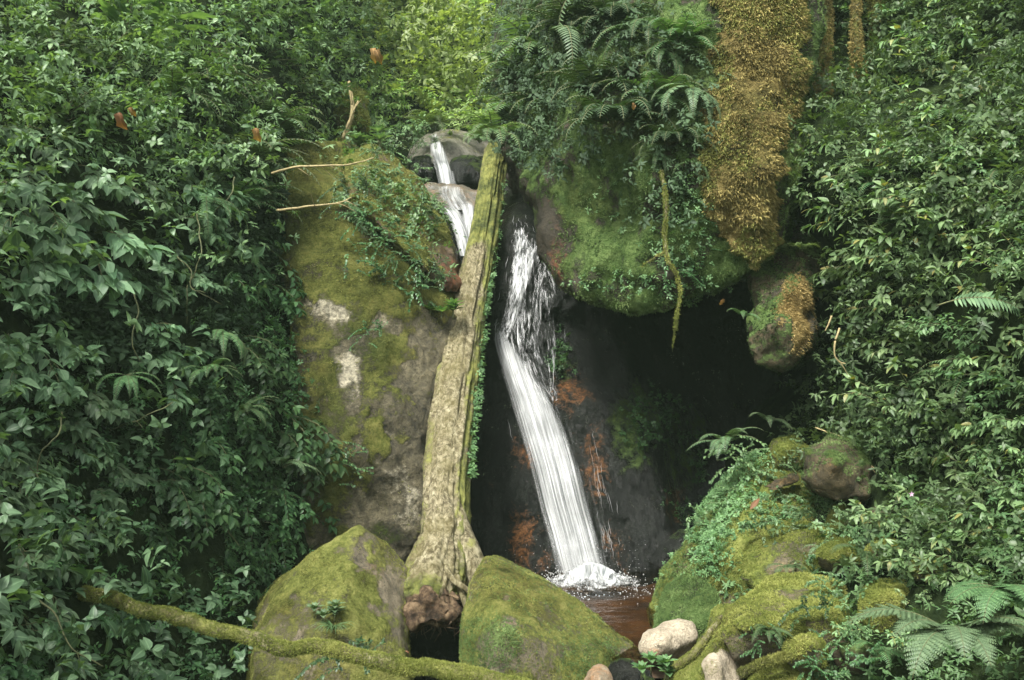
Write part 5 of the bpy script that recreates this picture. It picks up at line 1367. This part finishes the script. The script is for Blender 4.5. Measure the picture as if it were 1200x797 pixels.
# shrubs with broad drooping leaves on the steep bank
for px, py, w in [(40,190,130),(112,222,130),(60,262,150),(160,245,120),(230,195,115),(252,252,110),(45,325,140),(108,305,150),(22,365,100),(215,282,120),(185,325,115),(232,335,80),
                  (55,432,130),(28,470,120),(165,408,110),(205,442,110),(110,485,135),(20,520,100),(92,545,120),(190,485,90),(60,585,145),(135,565,120),(30,625,135),(100,640,140),
                  (178,592,100),(60,685,130),(118,694,125),(22,728,110),(128,745,105),(45,765,115),(88,800,110),(155,788,85),(18,570,100),(285,228,90),(180,180,90)]:
    L('broad', px, py, w, lab(('wide' if w > 118 else 'slim') + ' spray of broad drooping leaves', px, py), group='broad-leaved shrubs on the bank')
# denser bushes high on the bank
for px, py, w in [(30,40,150),(100,62,140),(185,85,140),(255,62,140),(322,62,130),(62,110,140),(132,118,130),(215,135,140),(290,112,140),(342,102,115),(18,150,130),(78,168,115),
                  (332,150,95),(300,205,105),(268,178,115),(330,18,130),(262,14,130),(90,8,130),(8,92,110),(385,60,115),(378,112,95),(440,32,125),(395,18,105),(200,20,120)]:
    L('bush', px, py, w, lab(('dense' if w > 118 else 'loose') + ' mid-green bush', px, py), group='bushes high on the bank')
# creepers beside the slab
for px, py, w in [(300,330,115),(332,382,100),(345,452,95),(292,385,100),(262,482,105),(312,522,110),(352,562,115),(242,542,105),(282,582,120),(332,602,115),(392,602,85),(225,622,115),
                  (285,655,100),(322,642,95),(200,655,95),(380,540,80),(300,450,90),(350,320,70)]:
    L('creeper', px, py, w, lab(('broad mat' if w > 100 else 'small tuft') + ' of glossy creeper', px, py), group='creepers beside the slab')
for i, (px, py, w, d, n) in enumerate([(405,228,60,7.35,'upper end of the dark creeper band'),(425,262,60,7.3,'thin stretch of the dark creeper band'),(438,290,66,7.22,'thick tuft of the dark creeper band'),(462,300,60,7.2,'tuft hanging from the rim of the shelf'),
        (470,325,64,7.25,'lower tuft of the dark creeper band'),(496,338,58,7.35,'creeper in the crease near the wet lip'),(508,318,48,7.5,'small creeper under the wet lip')]):
    plant('mini', px, py, w, d, n + ' between slab and shelf', group='creepers in the crease of the slab')
for px, py, w, d, n in [(420,205,60,7.7,'tuft of trailing leaves on the top edge of the rock shelf'),(450,215,64,7.75,'leafy tangle on the middle of the rock shelf'),(478,228,58,7.9,'leafy tangle above the wet lip of the rock shelf'),(440,185,50,8.3,'leafy tuft beside the pale bright-leaved shrub'),(505,252,40,8.0,'small leafy tuft on the stream edge of the rock shelf')]:
    plant('mini', px, py, w, d, n, mat='small')
plant('lance', 480, 165, 46, 9.3, 'pale bright-leaved shrub standing beside the stream head', mat='palefern')
plant('rosette', 430, 158, 44, 8.9, 'little pale-leaved plant on top of the leaning slab', mat='palefern')
plant('rosette', 520, 358, 36, 7.35, 'small star-shaped plant at the tip of the crease', mat='small')
plant('mini', 430, 392, 40, 6.85, 'small dark creeper clinging to the middle of the slab')
plant('mini', 405, 545, 60, 6.7, 'dark creeper patch low on the leaning slab above the peaked boulder')
for k, px, py, w, d, n, mt in [('sprayfern', 502, 142, 60, 11.2, 'bright fern leaning over the head of the stream', 'upper'), ('bush', 548, 136, 70, 11.6, 'low bright bush overhanging the wet bedrock beside the boulder', 'far'), ('bush', 470, 150, 60, 10.6, 'loose bush at the outer bank of the small upper cascade', 'upper'),
        ('mini', 497, 172, 34, 10.4, 'small leaf tuft on the black rock by the upper cascade', 'small'), ('sprayfern', 566, 160, 44, 10.6, 'fine fern drooping toward the top end of the log', 'upper')]:
    plant(k, px, py, w, d, n, mat=mt)
# ferns on the bank
for k, px, py, w, n in [('sprayfern',312,182,120,'feathery pale fern'),('sprayfern',252,92,105,'feathery fern'),('droopfern',272,405,70,'ladder-fronded dark fern'),('fern',248,432,62,'short dark fern'),('fern',300,478,64,'bright short fern'),
                        ('sprayfern',305,232,95,'feathery dull fern'),('sprayfern',345,150,95,'feathery grey-green fern'),('fern',282,300,64,'dim fern'),('droopfern',152,452,70,'narrow hanging fern'),('sprayfern',225,110,90,'feathery fern'),('fern',345,545,56,'tiny pale fern'),('droopfern',262,255,80,'hanging fern'),('sprayfern',420,60,90,'lacy fern')]:
    L(k, px, py, w, lab(n, px, py), group='ferns on the bank', mat='palefern' if 'pale' in n or 'grey' in n else None)
L('ginger', 155, 18, 110, 'tall cane with a fan of long bright leaves above the curled dead leaf', mat='upper')
L('ginger', 208, 34, 90, 'shorter cane of long pale leaves leaning beside the tall fan-leaved cane', mat='upper')
L('ginger', 455, 20, 90, 'cane of long drooping leaves against the bright far slope', mat='upper')
plant('grass', 385, 735, 46, 5.05, 'grass tuft growing on the face of the peaked boulder', mat='small')
plant('rosette', 382, 712, 34, 5.15, 'small bluish plant above the grass tuft on the peaked boulder', mat='palefern')
plant('mini', 395, 785, 90, 4.85, 'dim creeper below the mossy branch at the peaked boulder')
# far slope
for px, py, w in [(448,42,160),(520,62,150),(565,22,140),(486,95,120),(430,118,100),(575,98,100),(535,120,100),(500,15,130),(610,50,110)]:
    Hh('bush', px, py, w, lab(('big' if w > 125 else 'small') + ' bright yellow-green bush on the far slope', px, py), mat='far', group='bushes on the far slope')
# ferns and hangers on the overhanging boulder
ob = OB['overhang_boulder']
def Oo(kind, px, py, w, label, **kw): plant(kind, px, py, w, rock_depth(ob, px, py), label, **kw)
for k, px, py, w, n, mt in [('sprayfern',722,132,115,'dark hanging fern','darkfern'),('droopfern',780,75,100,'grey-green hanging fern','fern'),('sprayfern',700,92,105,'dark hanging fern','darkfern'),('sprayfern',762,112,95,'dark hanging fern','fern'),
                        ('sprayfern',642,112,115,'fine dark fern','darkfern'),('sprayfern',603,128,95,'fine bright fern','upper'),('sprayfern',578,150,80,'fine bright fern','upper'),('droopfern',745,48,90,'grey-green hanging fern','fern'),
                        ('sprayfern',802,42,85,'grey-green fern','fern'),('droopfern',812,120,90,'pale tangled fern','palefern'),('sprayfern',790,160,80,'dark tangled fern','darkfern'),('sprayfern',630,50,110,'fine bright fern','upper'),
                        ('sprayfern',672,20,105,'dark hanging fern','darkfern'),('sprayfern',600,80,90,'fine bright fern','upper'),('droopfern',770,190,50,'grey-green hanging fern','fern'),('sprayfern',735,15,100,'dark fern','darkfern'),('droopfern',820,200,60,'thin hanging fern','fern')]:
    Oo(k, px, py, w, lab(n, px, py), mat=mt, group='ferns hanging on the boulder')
for px, py, w in [(810,305,60),(830,130,80),(770,140,90),(740,80,100),(690,50,110),(800,200,70)]:
    Oo('mini', px, py, w, lab('hanging creeper tress', px, py), mat='darkfern' if py < 160 else 'creep', group='creepers hanging on the boulder')
Oo('singlefrond', 662, 62, 32, 'single pale frond drooping against the dark crown of the boulder', mat='palefern', tall=1.0)
Oo('singlefrond', 700, 14, 40, 'pale frond arching sideways above the drooping one', mat='palefern', out=(-.9, -.5))
Oo('fern', 868, 328, 34, 'small pale fern at the lip of the hollow', mat='palefern')
plant('grass', 945, 288, 42, 6.2, 'long-bladed grass tuft above the hanging rock lump', mat='lance')
plant('fern', 872, 368, 36, 5.95, 'small bright fern on the hanging rock lump', mat='fern')
# leafy herbs on the bank beside the hollow
for px, py, w in [(905,165,125),(962,168,110),(1003,188,95),(1048,92,115),(1078,58,115),(1112,38,115),(1162,42,115),(1182,102,115),(1122,112,125),(1062,132,125),(1092,172,115),(1162,172,115),(950,222,90),(992,242,115),(1042,222,115),
                  (1102,232,125),(1172,232,115),(1012,292,130),(1072,282,125),(1132,292,125),(1192,302,115),(988,332,110),(1042,342,125),(1102,342,115),(1160,352,115),(1018,392,115),(1082,402,125),(1142,412,125),(1196,422,115),
                  (1015,462,110),(1066,462,130),(1132,472,135),(1192,482,125),(1042,522,110),(1102,532,135),(1162,542,135),(1075,598,130),(1135,602,145),(1192,612,125),(1062,642,100),(1115,662,125),(1172,672,125),(1010,540,80),(1190,545,110),(1020,120,80)]:
    Rr('lance', px, py, w, lab(('bushy' if w > 118 else 'slender') + ' herb with whorled lance leaves', px, py), group='herbs on the bank beside the hollow')
for px, py, w in [(1150,15,120),(1190,60,110),(1040,20,90),(1100,80,100),(1180,140,110),(1130,200,110),(1060,190,100),(1180,270,110),(1060,320,110),(1120,380,110),(1180,450,120),(1080,500,110),(1150,500,110),(1180,580,110)]:
    Rr('bush', px, py, w, lab('dark small-leaved bush', px, py), mat='small', group='bushes on the bank beside the hollow')
for k, px, py, w, n, mt in [('sprayfern',1062,252,85,'feathery fern','fern'),('sprayfern',1152,202,90,'feathery fern','fern'),('fern',1042,378,62,'blue-green fern','fern'),('sprayfern',1090,140,80,'feathery fern','fern'),('sprayfern',1165,520,90,'feathery fern','fern'),
                            ('sprayfern',1120,440,85,'feathery fern','fern'),('sprayfern',1010,215,70,'feathery fern','fern'),('fern',1185,640,90,'bright fern','fern')]:
    Rr(k, px, py, w, lab(n, px, py), mat=mt, group='ferns on the bank beside the hollow')
Rr('singlefrond', 1168, 378, 34, 'single white-green frond arching out of the herbs', mat='palefern', out=(.75, -.65), roll=.6)
for i, (px, py, w, d, n, mt) in enumerate([(888,612,44,5.7,'tiny-leaved creeper over the edge of the broad moss block','small'),(918,625,46,5.65,'tiny-leaved creeper trailing above the bare earth spot of the moss mound','small'),(975,628,50,5.5,'creeper knot behind the white-green fern','small'),(1015,628,50,5.3,'creeper tuft between the moss ledge and the dull brown stone','small'),
        (1045,668,54,5.0,'creeper tuft over the leafy end of the moss ledge','small'),(965,690,44,5.0,'leaf tuft at the back corner of the flat moss slab','small'),(1075,700,50,4.7,'leaf tuft between the round moss rock and the herbs','lance'),(890,755,44,4.6,'dark leaf tuft under the flat moss slab beside the root','creep'),
        (985,748,46,4.6,'leaf tuft hanging over the shadowed brown stone','small'),(1020,765,50,4.5,'low leaf tuft in the gap under the round moss rock','creep'),(955,785,50,4.5,'leaf tuft below the dark root on the low rock','creep'),(925,535,40,6.0,'leaf tuft between the small mossy stone and the rotten wood','small'),(1000,600,44,5.4,'leaf tuft leaning on the bare brown boulder','small')]):
    plant('mini' if i % 3 else 'lance', px, py, w, d, n, mat=mt)
plant('bigfern', 1112, 738, 170, 3.9, 'big pale fern with broad lacy fronds beside the round moss rock', mat='palefern', out=(-.25, -1), variant=1)
plant('bigfern', 1190, 700, 130, 3.9, 'second lacy fern behind the big pale one', mat='fern', out=(-.3, -1), variant=2)
# small plants among the mossy rocks
for k, px, py, w, d, n, mt in [('fern',850,515,70,6.4,'pale fern crowning the moss mound','palefern'),('fern',903,492,44,6.5,'small pale fern at the back edge of the moss mound','palefern'),
        ('mini',925,598,60,5.85,'leafy clump on the shoulder of the moss mound','small'),('mini',950,590,50,5.85,'leafy clump under the bare brown boulder on the moss mound','small'),('fern',963,642,36,5.4,'small white-green fern standing on the moss mound','palefern'),
        ('mini',975,662,60,5.35,'dark creeper in the nook under the moss ledge','creep'),('fern',1018,655,75,5.1,'flat bright fern spreading over the moss ledge','fern'),
        ('lance',1000,735,52,4.75,'starry leafy herb at the corner of the flat moss slab','lance'),('fern',905,742,46,4.65,'dark hanging fern under the flat moss slab','fern'),
        ('mini',945,722,64,4.7,'dark leaves tucked under the flat moss slab','creep'),('rosette',768,777,42,4.9,'pale fleshy rosettes beside the pale cream stone','small'),
        ('fern',1035,765,64,4.55,'small fern below the round moss rock','fern'),('lance',1065,745,56,4.5,'herb leaning over the round moss rock','lance'),
        ('mini',1010,690,46,4.95,'little creeper between the flat slab and the round moss rock','small'),('fern',925,665,44,5.35,'faint small fern on the moss mound face','fern'),
        ('mini',868,545,76,6.25,'pale creeper draped over the back of the moss mound','small'),('mini',836,600,60,6.3,'pale creeper hanging down the pool side of the moss mound','small'),
        ('lance',1045,600,90,5.3,'dark herb at the foot of the bare brown boulder','lance'),('grass',700,700,1,6,'','')][:-1]:
    plant(k, px, py, w, d, n, mat=mt)

# ================================================================== SMALL THINGS
CURL = leaf_tmpl(1, .4, prof=(.1, .8, .7, 1, .4, 0), fold=.9, droop=1.6, wave=.06)
def leaf_thing(name, px, py, d, size, mat, label, cat, dirn=(0.1, -.2, -1), up=(0, -1, .2), tm=None, n=1):
    a = Acc()
    for i in range(n):
        a.add(tm or CURL, P(px, py, d) + R3(1, size * .25)[0] * (n > 1), np.array(dirn) + R3(1, .35)[0] * (n > 1), up, size, .3 + .5 * rng.random())
    tag(link(name, a.mesh(name, M[mat])), label, cat)
leaf_thing('dead_leaf', 847, 350, 5.9, .055, 'dead', 'orange dead leaf hanging at the lip of the dark hollow', 'leaf', n=2)
leaf_thing('dead_leaf', 140, 132, 4.7, .13, 'dead', 'big curled dead leaf hanging among the green bushes', 'leaf')
leaf_thing('dead_leaf', 152, 126, 4.7, .07, 'dead', 'smaller ragged dead leaf beside the big curled one', 'leaf', (.5, -.2, -.8))
leaf_thing('dead_frond', 300, 150, 6.2, .14, 'dead', 'withered orange fern frond in the green foliage', 'frond', tm=CURL)
leaf_thing('fallen_leaf', 475, 764, 5.3, .035, 'dead', 'tiny orange fallen leaf under the log foot', 'leaf', (1, -.3, .4), (0, -.4, 1))
leaf_thing('dead_leaf', 442, 60, 8.6, .17, 'dead', 'pair of brown dead leaves under the drooping cane', 'leaf', n=2)
leaf_thing('dead_leaf', 746, 122, 5.9, .05, 'dead', 'tan dead leaf caught in the tangle on the boulder', 'leaf', n=2)
leaf_thing('bark_chip', 879, 597, 5.72, .10, 'dead', 'brown strip of bark lying on the moss mound', 'bark', (.5, .1, .6), (-.3, -1, .4), LANCE)
a = Acc()
for k in range(5):
    t = k * 2 * math.pi / 5
    a.add(OVATE3, P(1068, 579, 4.75), (math.sin(t), -.25, math.cos(t)), (0, -1, 0), .014, .5)
tag(link('flower', a.mesh('flower', M['petal'])), 'tiny pink flower open among the herb leaves', 'flower')
rock('bark_slab', [pts((888, 572, 6.0), (912, 561, 6.1), (934, 556, 6.12), (936, 563, 6.05), (910, 575, 5.95), (915, 566, 6.2), (932, 562, 6.2))], 'brownrock', 'flat slab of rotten wood on the crest of the moss mound', vox=.012, moss=.1, amp=.02, freq=5, seed=60, tint=.5, cat='wood')
